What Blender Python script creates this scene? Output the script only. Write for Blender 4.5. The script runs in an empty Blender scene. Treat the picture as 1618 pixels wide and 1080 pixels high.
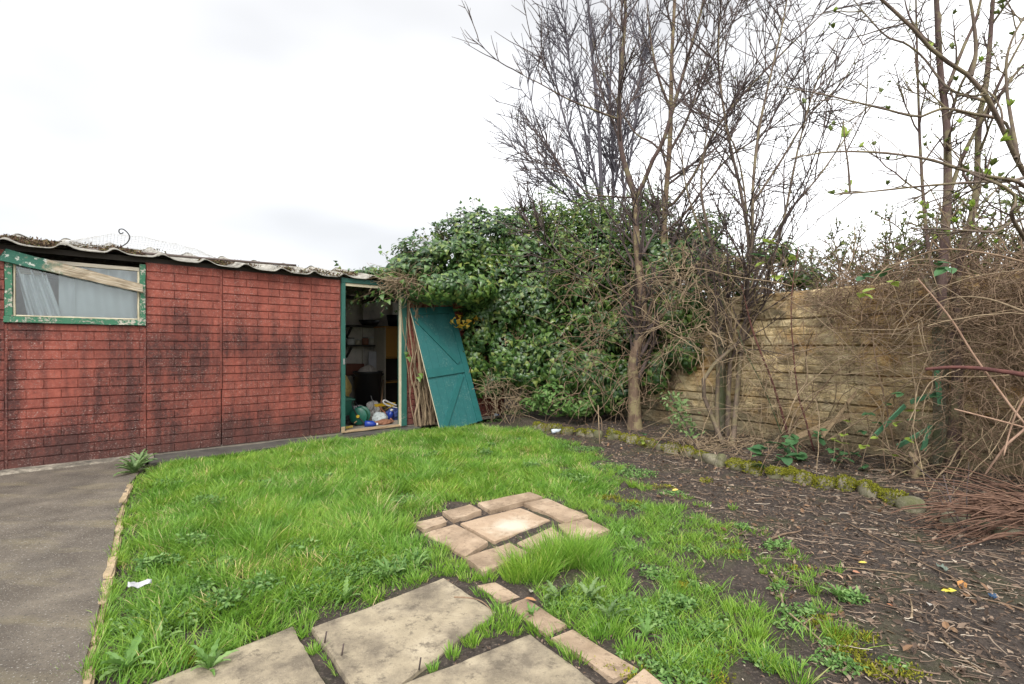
import bpy, bmesh, math, random
import numpy as np
from mathutils import Vector, Matrix
random.seed(7)
RNG = np.random.default_rng(11)
sc = bpy.context.scene
COL = sc.collection

# ------------------------------------------------------------------ camera
F, U0, VH, HC = 785.0, 809.0, 550.0, 1.2          # focal px, centre column, horizon row, camera height
cam = bpy.data.cameras.new('camera')
cam.sensor_width = 36.0
cam.lens = F / 1618.0 * 36.0
cam.shift_y = (VH - 540.0) / 1618.0
cam.clip_start, cam.clip_end = 0.05, 2000.0
camo = bpy.data.objects.new('camera', cam)
camo.location = (0, 0, HC)
camo.rotation_euler = (math.radians(90), 0, 0)
COL.objects.link(camo)
sc.camera = camo

# ------------------------------------------------------------------ sky, sun, exposure
SUN_EL, SUN_AZ = math.radians(46), math.radians(188)     # azimuth clockwise from +Y
w = bpy.data.worlds.new('World'); sc.world = w; w.use_nodes = True
nt = w.node_tree; nt.nodes.clear()
def wn(t, **k):
    n = nt.nodes.new(t)
    for a, b in k.items(): setattr(n, a, b)
    return n
out = wn('ShaderNodeOutputWorld'); bg = wn('ShaderNodeBackground')
sky = wn('ShaderNodeTexSky', sky_type='NISHITA', sun_disc=False)
sky.sun_elevation = SUN_EL; sky.sun_rotation = SUN_AZ
tc = wn('ShaderNodeTexCoord'); mp = wn('ShaderNodeMapping')
mp.inputs['Scale'].default_value = (1.0, 1.0, 2.6)
mp.inputs['Location'].default_value = (-0.66587, -2.28039, -6.50629)
nz = wn('ShaderNodeTexNoise'); nz.inputs['Scale'].default_value = 0.75
nz.inputs['Detail'].default_value = 4.0; nz.inputs['Roughness'].default_value = 0.42
rp = wn('ShaderNodeValToRGB')
rp.color_ramp.elements[0].position = 0.36; rp.color_ramp.elements[0].color = (3.75, 3.77, 3.83, 1)
rp.color_ramp.elements[1].position = 0.70; rp.color_ramp.elements[1].color = (10.0, 10.04, 10.12, 1)
mx = wn('ShaderNodeMix', data_type='RGBA'); mx.inputs[0].default_value = 0.94
nt.links.new(tc.outputs['Generated'], mp.inputs['Vector'])
nt.links.new(mp.outputs['Vector'], nz.inputs['Vector'])
nt.links.new(nz.outputs['Fac'], rp.inputs['Fac'])
nt.links.new(sky.outputs['Color'], mx.inputs[6])
nt.links.new(rp.outputs['Color'], mx.inputs[7])
nt.links.new(mx.outputs[2], bg.inputs['Color'])
bg.inputs['Strength'].default_value = 0.1
nt.links.new(bg.outputs[0], out.inputs[0])

sun = bpy.data.lights.new('sun', 'SUN'); sun.energy = 1.5; sun.angle = math.radians(24); sun.color = (1.0, 0.96, 0.9)
suno = bpy.data.objects.new('sun', sun)
sd = Vector((math.sin(SUN_AZ) * math.cos(SUN_EL), math.cos(SUN_AZ) * math.cos(SUN_EL), math.sin(SUN_EL)))
suno.rotation_euler = sd.to_track_quat('Z', 'Y').to_euler()
suno.location = (0, -3, 8)
COL.objects.link(suno)
sc.view_settings.view_transform = 'Standard'
sc.view_settings.look = 'None'
sc.view_settings.exposure = 1.28
sc.view_settings.gamma = 1.0
sc.render.engine = 'CYCLES'
sc.cycles.max_bounces = 8
sc.cycles.transparent_max_bounces = 12
sc.cycles.use_denoising = True
sc.cycles.sample_clamp_indirect = 6.0

# ------------------------------------------------------------------ helpers: places
def PX(u, v, Y):
    return np.array([(u - U0) / F * Y, Y, HC - (v - VH) / F * Y])
def GP(u, v, z=0.0):
    Y = (HC - z) * F / (v - VH)
    return np.array([(u - U0) / F * Y, Y, z])

_perm = np.random.default_rng(3).random((64, 64))
def vnoise(x, y, s=0):
    x = np.asarray(x, float) + s * 17.31; y = np.asarray(y, float) + s * 9.77
    xi = np.floor(x).astype(int); yi = np.floor(y).astype(int)
    fx = x - xi; fy = y - yi
    fx = fx * fx * (3 - 2 * fx); fy = fy * fy * (3 - 2 * fy)
    g = lambda a, b: _perm[a % 64, b % 64]
    return (g(xi, yi) * (1 - fx) + g(xi + 1, yi) * fx) * (1 - fy) + (g(xi, yi + 1) * (1 - fx) + g(xi + 1, yi + 1) * fx) * fy
def fbm(x, y, o=4, s=0):
    a = 0.5; r = 0; n = 0
    for i in range(o):
        r = r + a * vnoise(np.asarray(x) * 2 ** i, np.asarray(y) * 2 ** i, s + i); n += a; a *= 0.5
    return r / n
def inpoly(x, y, poly):
    c = np.zeros(np.shape(x), bool); n = len(poly)
    for i in range(n):
        x1, y1 = poly[i][:2]; x2, y2 = poly[(i + 1) % n][:2]
        if y1 == y2: continue
        c ^= ((y1 > y) != (y2 > y)) & (x < (x2 - x1) * (y - y1) / (y2 - y1) + x1)
    return c
def distline(x, y, pts):
    d = np.full(np.shape(x), 1e9); side = np.zeros(np.shape(x))
    for i in range(len(pts) - 1):
        a = np.asarray(pts[i][:2]); b = np.asarray(pts[i + 1][:2]); ab = b - a
        t = np.clip(((x - a[0]) * ab[0] + (y - a[1]) * ab[1]) / (ab @ ab), 0, 1)
        dx = x - a[0] - t * ab[0]; dy = y - a[1] - t * ab[1]
        dd = np.hypot(dx, dy); cr = ab[0] * (y - a[1]) - ab[1] * (x - a[0])
        m = dd < d; d = np.where(m, dd, d); side = np.where(m, np.sign(cr), side)
    return d, side
def sstep(a, b, x):
    t = np.clip((x - a) / (b - a), 0, 1); return t * t * (3 - 2 * t)
def unit(v):
    v = np.asarray(v, float); return v / np.maximum(np.linalg.norm(v, axis=-1, keepdims=True), 1e-9)

# ------------------------------------------------------------------ helpers: meshes and objects
class Geo:
    def __init__(s): s.V = []; s.F = {}; s.R = []; s.n = 0
    def add(s, V, faces, r=0.5):
        V = np.asarray(V, float).reshape(-1, 3)
        for f in (faces if isinstance(faces, (list, tuple)) else [faces]):
            f = np.asarray(f, int)
            if f.size: s.F.setdefault(f.shape[1], []).append(f + s.n)
        s.V.append(V); s.n += len(V)
        s.R.append(np.broadcast_to(np.asarray(r, float), (len(V),)) if np.ndim(r) == 0 else np.asarray(r, float))
        return s
    def mesh(s, name, mat, smooth=False):
        me = bpy.data.meshes.new(name)
        V = np.concatenate(s.V); me.vertices.add(len(V)); me.vertices.foreach_set('co', V.astype(np.float32).ravel())
        loops = []; starts = []; tot = 0
        for k, fl in s.F.items():
            f = np.concatenate(fl); loops.append(f.ravel())
            starts.append(tot + np.arange(len(f)) * k); tot += f.size
        loops = np.concatenate(loops).astype(np.int32); starts = np.concatenate(starts).astype(np.int32)
        me.loops.add(len(loops)); me.loops.foreach_set('vertex_index', loops)
        me.polygons.add(len(starts)); me.polygons.foreach_set('loop_start', starts)
        me.update(calc_edges=True)
        me.polygons.foreach_set('use_smooth', np.full(len(starts), bool(smooth)))
        at = me.attributes.new('rnd', 'FLOAT', 'POINT'); at.data.foreach_set('value', np.concatenate(s.R).astype(np.float32))
        me.materials.append(mat)
        return me
    def build(s, name, mat, parent=None, smooth=False):
        return link(name, s.mesh(name, mat, smooth), parent)
def link(name, data, parent=None):
    o = bpy.data.objects.new(name, data); COL.objects.link(o)
    if parent is not None: o.parent = parent
    return o
def tag(o, label=None, cat=None, group=None, kind=None):
    if label: o['label'] = label
    if cat: o['category'] = cat
    if group: o['group'] = group
    if kind: o['kind'] = kind
    return o
def thing(name, label, cat, loc=(0, 0, 0), rz=0.0, group=None):
    o = bpy.data.objects.new(name, None); o.empty_display_size = 0.1; COL.objects.link(o)
    o.location = loc; o.rotation_euler = (0, 0, rz)
    return tag(o, label, cat, group)

BOXF = np.array([[0, 3, 2, 1], [4, 5, 6, 7], [0, 1, 5, 4], [1, 2, 6, 5], [2, 3, 7, 6], [3, 0, 4, 7]])
def box8(x0, x1, y0, y1, z0, z1):
    return np.array([[x0, y0, z0], [x1, y0, z0], [x1, y1, z0], [x0, y1, z0], [x0, y0, z1], [x1, y0, z1], [x1, y1, z1], [x0, y1, z1]], float)
def bevmesh(name, V, mat, bev=0.004, cuts=0, jit=0.0, seed=0):
    """A hexahedron with softened edges, optionally cut and roughened."""
    bm = bmesh.new(); vs = [bm.verts.new(v) for v in V]
    for f in BOXF: bm.faces.new([vs[i] for i in f])
    if cuts:
        L = max(e.calc_length() for e in bm.edges)
        bmesh.ops.subdivide_edges(bm, edges=[e for e in bm.edges if e.calc_length() > 0.5 * L], cuts=cuts, use_grid_fill=True)
    if bev: bmesh.ops.bevel(bm, geom=[e for e in bm.edges if len(e.link_faces) == 2 and e.calc_face_angle(0) > 0.5], offset=bev, segments=2, affect='EDGES', clamp_overlap=True)
    if jit:
        r = random.Random(seed)
        for v in bm.verts: v.co += Vector((r.uniform(-jit, jit), r.uniform(-jit, jit), r.uniform(-jit, jit)))
    bmesh.ops.recalc_face_normals(bm, faces=bm.faces)
    me = bpy.data.meshes.new(name); bm.to_mesh(me); bm.free(); me.materials.append(mat)
    return me
def bevbox(name, x0, x1, y0, y1, z0, z1, mat, parent=None, **k):
    return link(name, bevmesh(name, box8(x0, x1, y0, y1, z0, z1), mat, **k), parent)
def beam(name, a, b, wd, th, mat, parent=None, up=(0, 0, 1), **k):
    """A squared timber from a to b: wd across, th along the up side."""
    a = np.asarray(a, float); b = np.asarray(b, float); d = unit(b - a)
    s = unit(np.cross(d, up)); n = np.cross(s, d)
    V = [p + i * s * wd / 2 + j * n * th / 2 for p in (a, b) for i, j in ((-1, -1), (1, -1), (1, 1), (-1, 1))]
    return link(name, bevmesh(name, V, mat, **k), parent)

def smooth(pts, n):
    """Catmull-Rom through pts, resampled evenly to n points."""
    P = np.asarray(pts, float)
    if len(P) < 3:
        t = np.linspace(0, 1, n)[:, None]; return P[0] * (1 - t) + P[-1] * t
    Q = np.vstack([2 * P[0] - P[1], P, 2 * P[-1] - P[-2]]); o = []
    for i in range(1, len(Q) - 2):
        t = np.linspace(0, 1, 12, endpoint=False)[:, None]
        a, b, c, d = Q[i - 1], Q[i], Q[i + 1], Q[i + 2]
        o.append(0.5 * ((2 * b) + (c - a) * t + (2 * a - 5 * b + 4 * c - d) * t ** 2 + (3 * b - a - 3 * c + d) * t ** 3))
    o = np.vstack(o + [P[-1:]])
    L = np.concatenate([[0], np.cumsum(np.linalg.norm(np.diff(o, axis=0), axis=1))])
    t = np.linspace(0, L[-1], n)
    return np.stack([np.interp(t, L, o[:, k]) for k in range(3)], 1)
def tubes(paths, radii, sides=4, rng=RNG, rough=0.0, rnd=None, cap=False):
    """paths (N,P,3), radii (N,P) -> V, quads, rnd."""
    paths = np.asarray(paths, float); radii = np.asarray(radii, float)
    if paths.ndim == 2: paths = paths[None]; radii = np.broadcast_to(radii, paths.shape[:1] + (paths.shape[1],))
    N, P, _ = paths.shape
    T = np.gradient(paths, axis=1); T = unit(T)
    ch = unit(paths[:, -1] - paths[:, 0] + 1e-6)
    ref = np.where(np.abs(ch[:, 2:3]) < 0.8, np.array([[0, 0, 1.0]]), np.array([[1.0, 0.3, 0]]))
    Uv = unit(np.cross(T, ref[:, None, :])); Wv = np.cross(T, Uv)
    a = np.arange(sides) / sides * 2 * np.pi
    r = radii[:, :, None] * np.ones(sides)
    if rough: r = r * (1 + rng.normal(0, rough, r.shape))
    V = paths[:, :, None, :] + r[..., None] * (np.cos(a)[:, None] * Uv[:, :, None, :] + np.sin(a)[:, None] * Wv[:, :, None, :])
    base = (np.arange(N)[:, None, None] * P + np.arange(P - 1)[None, :, None]) * sides
    k = np.arange(sides)[None, None, :]; k2 = (k + 1) % sides
    Q = np.stack([base + k, base + k2, base + sides + k2, base + sides + k], -1).reshape(-1, 4)
    rr = rng.random(N) if rnd is None else np.broadcast_to(rnd, (N,))
    faces = [Q]
    if cap: faces.append(np.stack([np.arange(sides)[::-1] + n * P * sides for n in range(N)] + [np.arange(sides) + (n * P + P - 1) * sides for n in range(N)]))
    return V.reshape(-1, 3), faces, np.repeat(rr, P * sides)
def grow(start, d, length, P, wander, up, rng=RNG, droop=0.0):
    """N wandering paths (N,P,3)."""
    start = np.asarray(start, float); d = unit(d); N = len(start); L = np.broadcast_to(length, (N,))
    pts = [start]; step = (L / (P - 1))[:, None]
    for i in range(P - 1):
        d = d + rng.normal(0, wander, (N, 3)); d[:, 2] += up - droop * i / P; d = unit(d)
        pts.append(pts[-1] + step * d)
    return np.stack(pts, 1)
def spawn(paths, radii, per, t0, t1, ang, lo, hi, P, wander, up, rfac, rmin, rng=RNG, bias=None, droop=0.0):
    N, Q, _ = paths.shape; n = N * per
    ln_ = np.linalg.norm(np.diff(paths, axis=1), axis=2).sum(1); i = rng.choice(N, n, p=ln_ / ln_.sum()); t = rng.uniform(t0, t1, n) * (Q - 1)
    k = np.minimum(t.astype(int), Q - 2); f = (t - k)[:, None]
    p = paths[i, k] * (1 - f) + paths[i, k + 1] * f
    tn = unit(paths[i, k + 1] - paths[i, k]); r = radii[i, k] * (1 - f[:, 0]) + radii[i, k + 1] * f[:, 0]
    pr = unit(np.cross(tn, rng.normal(size=(n, 3))))
    a = np.radians(rng.normal(ang, 10, n))[:, None]
    d = np.cos(a) * tn + np.sin(a) * pr
    if bias is not None: d = d + np.asarray(bias)
    L = rng.uniform(lo, hi, n) * (1.15 - 0.6 * t / (Q - 1))
    out = grow(p, d, L, P, wander, up, rng, droop)
    r0 = np.maximum(r * rfac, rmin * 1.3)
    rad = r0[:, None] * (1 - np.linspace(0, 1, P)[None]) ** 0.8 + rmin
    return out, rad
def leaves(tv, tf, pos, nrm, size, rng=RNG, updir=None, rnd=None, geo=None):
    """Copies of a small leaf template (x across, y along, z out) at many places."""
    n = len(pos); nrm = unit(nrm)
    if updir is None: updir = rng.normal(size=(n, 3))
    y = unit(updir - (updir * nrm).sum(1, keepdims=True) * nrm); x = np.cross(y, nrm)
    tv = np.asarray(tv, float); size = np.broadcast_to(size, (n,))
    V = pos[:, None] + size[:, None, None] * (tv[None, :, :1] * x[:, None] + tv[None, :, 1:2] * y[:, None] + tv[None, :, 2:3] * nrm[:, None])
    m = len(tv); off = (np.arange(n) * m)[:, None, None]
    fs = [(np.asarray(f)[None] + off).reshape(-1, np.asarray(f).shape[1]) for f in tf]
    rr = rng.random(n) if rnd is None else rnd
    geo = geo or Geo()
    return geo.add(V.reshape(-1, 3), fs, np.repeat(rr, m))
IVY = ([[0, 0, 0], [.42, .05, -.06], [.28, .38, .0], [0, 1, -.14], [-.28, .38, .0], [-.42, .05, -.06], [0, .35, .07]],
       [np.array([[0, 1, 6], [1, 2, 6], [2, 3, 6], [3, 4, 6], [4, 5, 6], [5, 0, 6]])])
OVAL = ([[0, 0, 0], [.24, .3, .05], [.2, .7, .03], [0, 1, -.08], [-.2, .7, .03], [-.24, .3, .05], [0, .45, -.04]],
        [np.array([[0, 1, 6], [1, 2, 6], [2, 3, 6], [3, 4, 6], [4, 5, 6], [5, 0, 6]])])
DIA = ([[0, 0, 0], [.25, .45, .06], [0, 1, -.05], [-.25, .45, .06]], [np.array([[0, 1, 2], [0, 2, 3]])])
def blades(x, y, z, h, wd, lean, ldir, curl, rng=RNG, rnd=None, geo=None):
    """Grass: each blade a tapering, bending strip of two quads and a tip."""
    n = len(x); root = np.stack([x, y, z], 1)
    ld = np.stack([np.cos(ldir), np.sin(ldir), np.zeros(n)], 1)
    fa = rng.uniform(0, 2 * np.pi, n); sd_ = np.stack([np.cos(fa), np.sin(fa), np.zeros(n)], 1) * (wd / 2)[:, None]
    V = np.empty((n, 7, 3))
    for i, (s, k) in enumerate(((0, 1.0), (.4, .95), (.75, .65))):
        c = root + np.array([0, 0, 1.0]) * (h * (s - curl * s * s * 0.5))[:, None] + ld * (h * lean * (s + curl * s * s))[:, None]
        V[:, 2 * i] = c - sd_ * k; V[:, 2 * i + 1] = c + sd_ * k
    V[:, 6] = root + np.array([0, 0, 1.0]) * (h * (1 - curl * .5))[:, None] + ld * (h * lean * (1 + curl))[:, None]
    o = (np.arange(n) * 7)[:, None]
    Q = np.concatenate([o + np.array([[0, 1, 3, 2]]), o + np.array([[2, 3, 5, 4]])]); T = o + np.array([[4, 5, 6]])
    rr = rng.random(n) if rnd is None else rnd
    geo = geo or Geo()
    return geo.add(V.reshape(-1, 3), [Q, T], np.repeat(rr, 7))

# ------------------------------------------------------------------ helpers: materials
class M:
    def __init__(s, name):
        s.m = bpy.data.materials.new(name); s.m.use_nodes = True; s.t = s.m.node_tree; s.t.nodes.clear()
        s.out = s.n('ShaderNodeOutputMaterial'); s.b = s.n('ShaderNodeBsdfPrincipled'); s.l(s.b.outputs[0], s.out.inputs[0])
        s.geo = None
    def n(s, t, **k):
        x = s.t.nodes.new(t)
        for a, b in k.items(): setattr(x, a, b)
        return x
    def l(s, a, b): s.t.links.new(a, b)
    def pos(s):
        if s.geo is None: s.geo = s.n('ShaderNodeNewGeometry')
        return s.geo.outputs['Position']
    def obj(s): return s.n('ShaderNodeTexCoord').outputs['Object']
    def map(s, vec, scale=(1, 1, 1), loc=(0, 0, 0), rot=(0, 0, 0)):
        m = s.n('ShaderNodeMapping'); s.l(vec, m.inputs[0])
        m.inputs['Scale'].default_value = scale; m.inputs['Location'].default_value = loc; m.inputs['Rotation'].default_value = rot
        return m.outputs[0]
    def noise(s, vec, scale, detail=5, rough=.6, dist=0.0):
        n = s.n('ShaderNodeTexNoise'); s.l(vec, n.inputs['Vector']); n.inputs['Scale'].default_value = scale
        n.inputs['Detail'].default_value = detail; n.inputs['Roughness'].default_value = rough; n.inputs['Distortion'].default_value = dist
        return n.outputs['Fac']
    def voro(s, vec, scale, feature='F1'):
        n = s.n('ShaderNodeTexVoronoi', feature=feature); s.l(vec, n.inputs['Vector']); n.inputs['Scale'].default_value = scale
        return n.outputs['Distance']
    def attr(s, name='rnd'):
        return s.n('ShaderNodeAttribute', attribute_name=name).outputs['Fac']
    def ramp(s, fac, *stops):
        r = s.n('ShaderNodeValToRGB'); s.l(fac, r.inputs[0]); e = r.color_ramp.elements
        while len(e) < len(stops): e.new(0.5)
        for i, (p, c) in enumerate(stops):
            e[i].position = p; e[i].color = (c, c, c, 1) if isinstance(c, (int, float)) else (*c, 1)
        return r.outputs[0]
    def mix(s, fac, a, b, mode='MIX'):
        x = s.n('ShaderNodeMix', data_type='RGBA', blend_type=mode)
        for v, k in ((fac, 0), (a, 6), (b, 7)):
            if isinstance(v, (int, float)) and k == 0: x.inputs[0].default_value = v
            elif isinstance(v, (tuple, list)): x.inputs[k].default_value = (*v, 1)
            else: s.l(v, x.inputs[k])
        return x.outputs[2]
    def math(s, op, a, b=0.0):
        x = s.n('ShaderNodeMath', operation=op)
        for i, v in enumerate((a, b)):
            if isinstance(v, (int, float)): x.inputs[i].default_value = v
            else: s.l(v, x.inputs[i])
        return x.outputs[0]
    def bump(s, h, dist=.01, strength=.6, prev=None):
        b = s.n('ShaderNodeBump'); b.inputs['Distance'].default_value = dist; b.inputs['Strength'].default_value = strength
        s.l(h, b.inputs['Height'])
        if prev is not None: s.l(prev, b.inputs['Normal'])
        return b.outputs[0]
    def done(s, col=None, rough=.8, nrm=None, metal=0.0, spec=.5, trans=None):
        if col is not None:
            if isinstance(col, (tuple, list)): s.b.inputs['Base Color'].default_value = (*col, 1)
            else: s.l(col, s.b.inputs['Base Color'])
        if isinstance(rough, (int, float)): s.b.inputs['Roughness'].default_value = rough
        else: s.l(rough, s.b.inputs['Roughness'])
        s.b.inputs['Metallic'].default_value = metal; s.b.inputs['Specular IOR Level'].default_value = spec
        if nrm is not None: s.l(nrm, s.b.inputs['Normal'])
        if trans:
            t = s.n('ShaderNodeBsdfTranslucent'); x = s.n('ShaderNodeMixShader'); x.inputs[0].default_value = trans
            if isinstance(col, (tuple, list)): t.inputs[0].default_value = (*col, 1)
            else: s.l(col, t.inputs[0])
            s.l(s.b.outputs[0], x.inputs[1]); s.l(t.outputs[0], x.inputs[2]); s.l(x.outputs[0], s.out.inputs[0])
        return s.m
def leafmat(name, stops, rough=.5, trans=.25, spec=.5, patch=None):
    m = M(name); c = m.ramp(m.attr(), *stops)
    if patch:
        f = m.ramp(m.noise(m.pos(), patch[0], 3), (.38, 0.0), (.62, 1.0)); c = m.mix(f, c, m.mix(1.0, c, patch[1], 'MULTIPLY'))
    return m.done(c, rough, trans=trans, spec=spec)
def plain(name, col, rough=.6, var=.25, scale=8.0, metal=0.0, bump=.002, stretch=(1, 1, 1), spec=.5):
    m = M(name); v = m.map(m.obj(), stretch); f = m.noise(v, scale, 6)
    c = m.mix(f, tuple(x * (1 - var) for x in col), tuple(min(1, x * (1 + var)) for x in col))
    return m.done(c, rough, m.bump(f, bump, .5), metal, spec)
def bark(name, a, b, lichen=None, scale=14):
    m = M(name); v = m.map(m.pos(), (1, 1, .25)); f = m.noise(v, scale, 7, .65)
    c = m.ramp(f, (.3, a), (.7, b))
    c = m.mix(m.attr(), c, m.mix(1.0, c, (.72, .7, .72), 'MULTIPLY'))
    if lichen: c = m.mix(m.ramp(m.noise(m.pos(), 7, 5), (.48, 0.0), (.6, .75)), c, lichen)
    return m.done(c, .85, m.bump(m.noise(v, scale * 2, 6), .012, .7))
MAT = {}

# wall frame of the shed: x along the front, y into the shed; anchor at the door's near jamb
SHT = math.atan2(.653, .757); SH0 = np.array([-2.33, 6.79, 0.0])
SD = np.array([math.cos(SHT), math.sin(SHT), 0]); SN = np.array([-math.sin(SHT), math.cos(SHT), 0])
def SW(t, y, z): return SH0 + t * SD + y * SN + np.array([0, 0, z])
def SL(p): p = np.asarray(p, float) - SH0; return np.array([p @ SD, p @ SN, p[2]])
CL = SL((0, 0, HC))
def SPX(u, v, y):
    """pixel -> shed-local point on the plane at depth y behind the front."""
    d = SL(SH0 + np.array([(u - U0) / F, 1, -(v - VH) / F])); k = (y - CL[1]) / d[1]
    return CL + k * d
# frame of the concrete panel wall
CWT = math.atan2(-.83, .56); CW0 = np.array([2.74, 6.45, 0.0])
CD = np.array([math.cos(CWT), math.sin(CWT), 0]); CN = np.array([-math.sin(CWT), math.cos(CWT), 0])
def CWP(s, y, z): return CW0 + s * CD + y * CN + np.array([0, 0, z])
def CL2(p): p = np.asarray(p, float) - CW0; return np.array([p @ CD, p @ CN, p[2]])

EDGE = [GP(u, v) for u, v in ((845, 676), (880, 684), (960, 692), (1020, 704), (1100, 724), (1160, 740), (1240, 757), (1340, 777), (1400, 792), (1470, 815), (1540, 835), (1640, 858), (1800, 900))]
APRON = [GP(u, v) for u, v in ((140, 1150), (128, 1080), (150, 1000), (172, 900), (186, 820), (205, 770), (228, 742))] + [SW(-2.15, -.02, 0), SW(-5.2, -.02, 0), np.array([-5.5, 1.0, 0]), np.array([-2.2, .6, 0])]
LAWN = [GP(u, v) for u, v in ((145, 1150), (132, 1080), (155, 1000), (178, 900), (192, 820), (212, 770), (250, 734), (420, 713), (560, 697), (650, 683), (760, 678), (850, 682), (905, 712), (950, 745), (985, 775), (940, 800), (870, 790), (780, 793), (650, 822), (640, 850), (705, 880), (690, 915), (490, 995), (400, 1060), (330, 1110), (250, 1150))]
def ground_z(x, y):
    x = np.asarray(x, float); y = np.asarray(y, float)
    d, s = distline(x, y, EDGE)
    h = 0.075 * sstep(-.02, .12, d * s) + 0.05 * sstep(.2, 1.2, d * s)
    near = (np.hypot(x, y) < 14)
    h = h + near * (0.03 * (fbm(x * 2.2, y * 2.2, 3, 5) - .5) + 0.022 * (fbm(x * 14, y * 14, 3, 8) - .5))
    a = inpoly(x, y, APRON); h = np.where(a, -.06, h)
    t = (x - SH0[0]) * SD[0] + (y - SH0[1]) * SD[1]; n = (x - SH0[0]) * SN[0] + (y - SH0[1]) * SN[1]
    h = np.where((n > -.3) & (n < 3) & (t > -5.3) & (t < 3.0), -.06, h)
    return h

# ------------------------------------------------------------------ materials
m = M('soil'); p = m.pos(); f = m.noise(p, 9, 8, .7); g = m.noise(p, 60, 6, .7)
c = m.ramp(f, (.3, (.020, .015, .012)), (.55, (.052, .038, .030)), (.75, (.105, .080, .062)))
c = m.mix(m.ramp(g, (.52, 0.0), (.68, .75)), c, (.19, .15, .118))
c = m.mix(m.ramp(m.noise(p, 2.2, 4), (.52, 0.0), (.68, .5)), c, (.06, .075, .018))
MAT['soil'] = m.done(c, .95, m.bump(g, .02, .9, m.bump(f, .03, .6)))
m = M('concrete_apron'); p = m.pos(); f = m.noise(p, 3, 7, .65); g = m.noise(p, 90, 5, .7)
c = m.ramp(f, (.3, (.060, .047, .035)), (.55, (.120, .100, .077)), (.75, (.19, .16, .12)))
c = m.mix(m.ramp(m.noise(m.map(p, (.8, 2.6, 1), rot=(0, 0, .25)), 1.6, 4), (.52, 0.0), (.72, .55)), c, (.22, .185, .105))
c = m.mix(m.ramp(m.noise(p, 120, 3, .6), (.60, 0.0), (.68, .9)), c, (.34, .32, .28))
c = m.mix(m.ramp(m.noise(p, 85, 4, .7), (.34, .85), (.44, 0.0)), c, (.035, .032, .028))
c = m.mix(m.ramp(m.noise(p, 1.1, 3), (.5, 0.0), (.7, .45)), c, (.05, .046, .042))
MAT['apron'] = m.done(c, .9, m.bump(g, .006, .8))
m = M('damp_concrete'); p = m.pos(); f = m.noise(p, 5, 7, .7)
c = m.ramp(f, (.3, (.035, .032, .028)), (.6, (.085, .078, .068)), (.8, (.16, .145, .115)))
MAT['strip'] = m.done(c, .9, m.bump(m.noise(p, 60, 5, .7), .008, .8))
m = M('eroded_plinth'); p = m.pos(); f = m.noise(p, 11, 8, .72)
c = m.ramp(f, (.3, (.05, .045, .04)), (.5, (.16, .14, .11)), (.66, (.34, .30, .24)))
MAT['plinth'] = m.done(c, .95, m.bump(f, .03, .9))
# painted brick-faced concrete
m = M('red_brick_paint'); p = m.pos()
tx = m.n('ShaderNodeVectorMath', operation='SUBTRACT'); m.l(p, tx.inputs[0]); tx.inputs[1].default_value = tuple(SH0)
rt = m.n('ShaderNodeVectorRotate', rotation_type='Z_AXIS'); m.l(tx.outputs[0], rt.inputs[0]); rt.inputs['Angle'].default_value = -SHT
sp = m.n('ShaderNodeSeparateXYZ'); m.l(rt.outputs[0], sp.inputs[0]); T_, Z_ = sp.outputs[0], sp.outputs[2]
f = m.noise(p, 22, 7, .7); oi = m.n('ShaderNodeObjectInfo').outputs['Random']
c = m.ramp(f, (.28, (.225, .058, .041)), (.5, (.315, .084, .058)), (.75, (.40, .122, .085)))
c = m.mix(oi, c, m.mix(1.0, c, (.80, .78, .80), 'MULTIPLY'))
def blob(t, z, st, sz):
    a = m.math('DIVIDE', m.math('SUBTRACT', T_, t), st); b = m.math('DIVIDE', m.math('SUBTRACT', Z_, z), sz)
    d = m.math('ADD', m.math('MULTIPLY', a, a), m.math('MULTIPLY', b, b))
    return m.math('POWER', 2.718, m.math('MULTIPLY', d, -1.0))
S = None
for q in ((-2.30, .85, .20, .80), (-2.52, .55, .14, .5), (-3.05, 1.38, .2, .12), (-3.2, .6, .1, .8), (-2.0, 1.1, .24, .34), (-1.7, 1.0, .26, .4), (-1.95, 1.2, .35, .22), (-1.85, 1.5, .14, .2), (-1.75, .95, .3, .2), (-1.2, 1.25, .3, .22), (-.75, 1.1, .5, .3), (-2.7, .25, .7, .3), (-.3, .9, .3, .5), (-2.0, .45, .22, .5), (-1.35, .25, .5, .25), (-3.35, 1.1, .14, 1.0), (-.5, .2, .5, .18), (1.3, .3, .6, .5)):
    b = blob(*q); S = b if S is None else m.math('MAXIMUM', S, b)
strk = m.noise(m.map(rt.outputs[0], (4.5, 1, .55)), 2.2, 6, .66)
stf = m.math('MULTIPLY', m.math('ADD', m.math('MULTIPLY', S, .75), m.math('MULTIPLY', m.ramp(strk, (.36, 0.0), (.74, .85)), m.ramp(Z_, (1.25, 1.0), (1.75, .12)))), m.ramp(m.noise(p, 34, 6, .75), (.28, .45), (.64, 1.1)))
c = m.mix(m.ramp(stf, (.12, 0.0), (.95, .88)), c, (.046, .019, .018))
c = m.mix(m.ramp(m.math('ADD', Z_, m.math('MULTIPLY', m.noise(p, 5, 4), .3)), (.17, .85), (.55, 0.0)), c, (.055, .028, .024))
sp_ = m.math('MULTIPLY', m.ramp(m.noise(p, 70, 4, .8), (.57, 0.0), (.66, 1.0)), m.ramp(m.noise(p, 3.1, 4), (.36, .1), (.60, .85)))
c = m.mix(sp_, c, (.42, .34, .30))
MAT['red'] = m.done(c, .78, m.bump(m.noise(p, 60, 6, .7), .006, .7), spec=.35)
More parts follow.
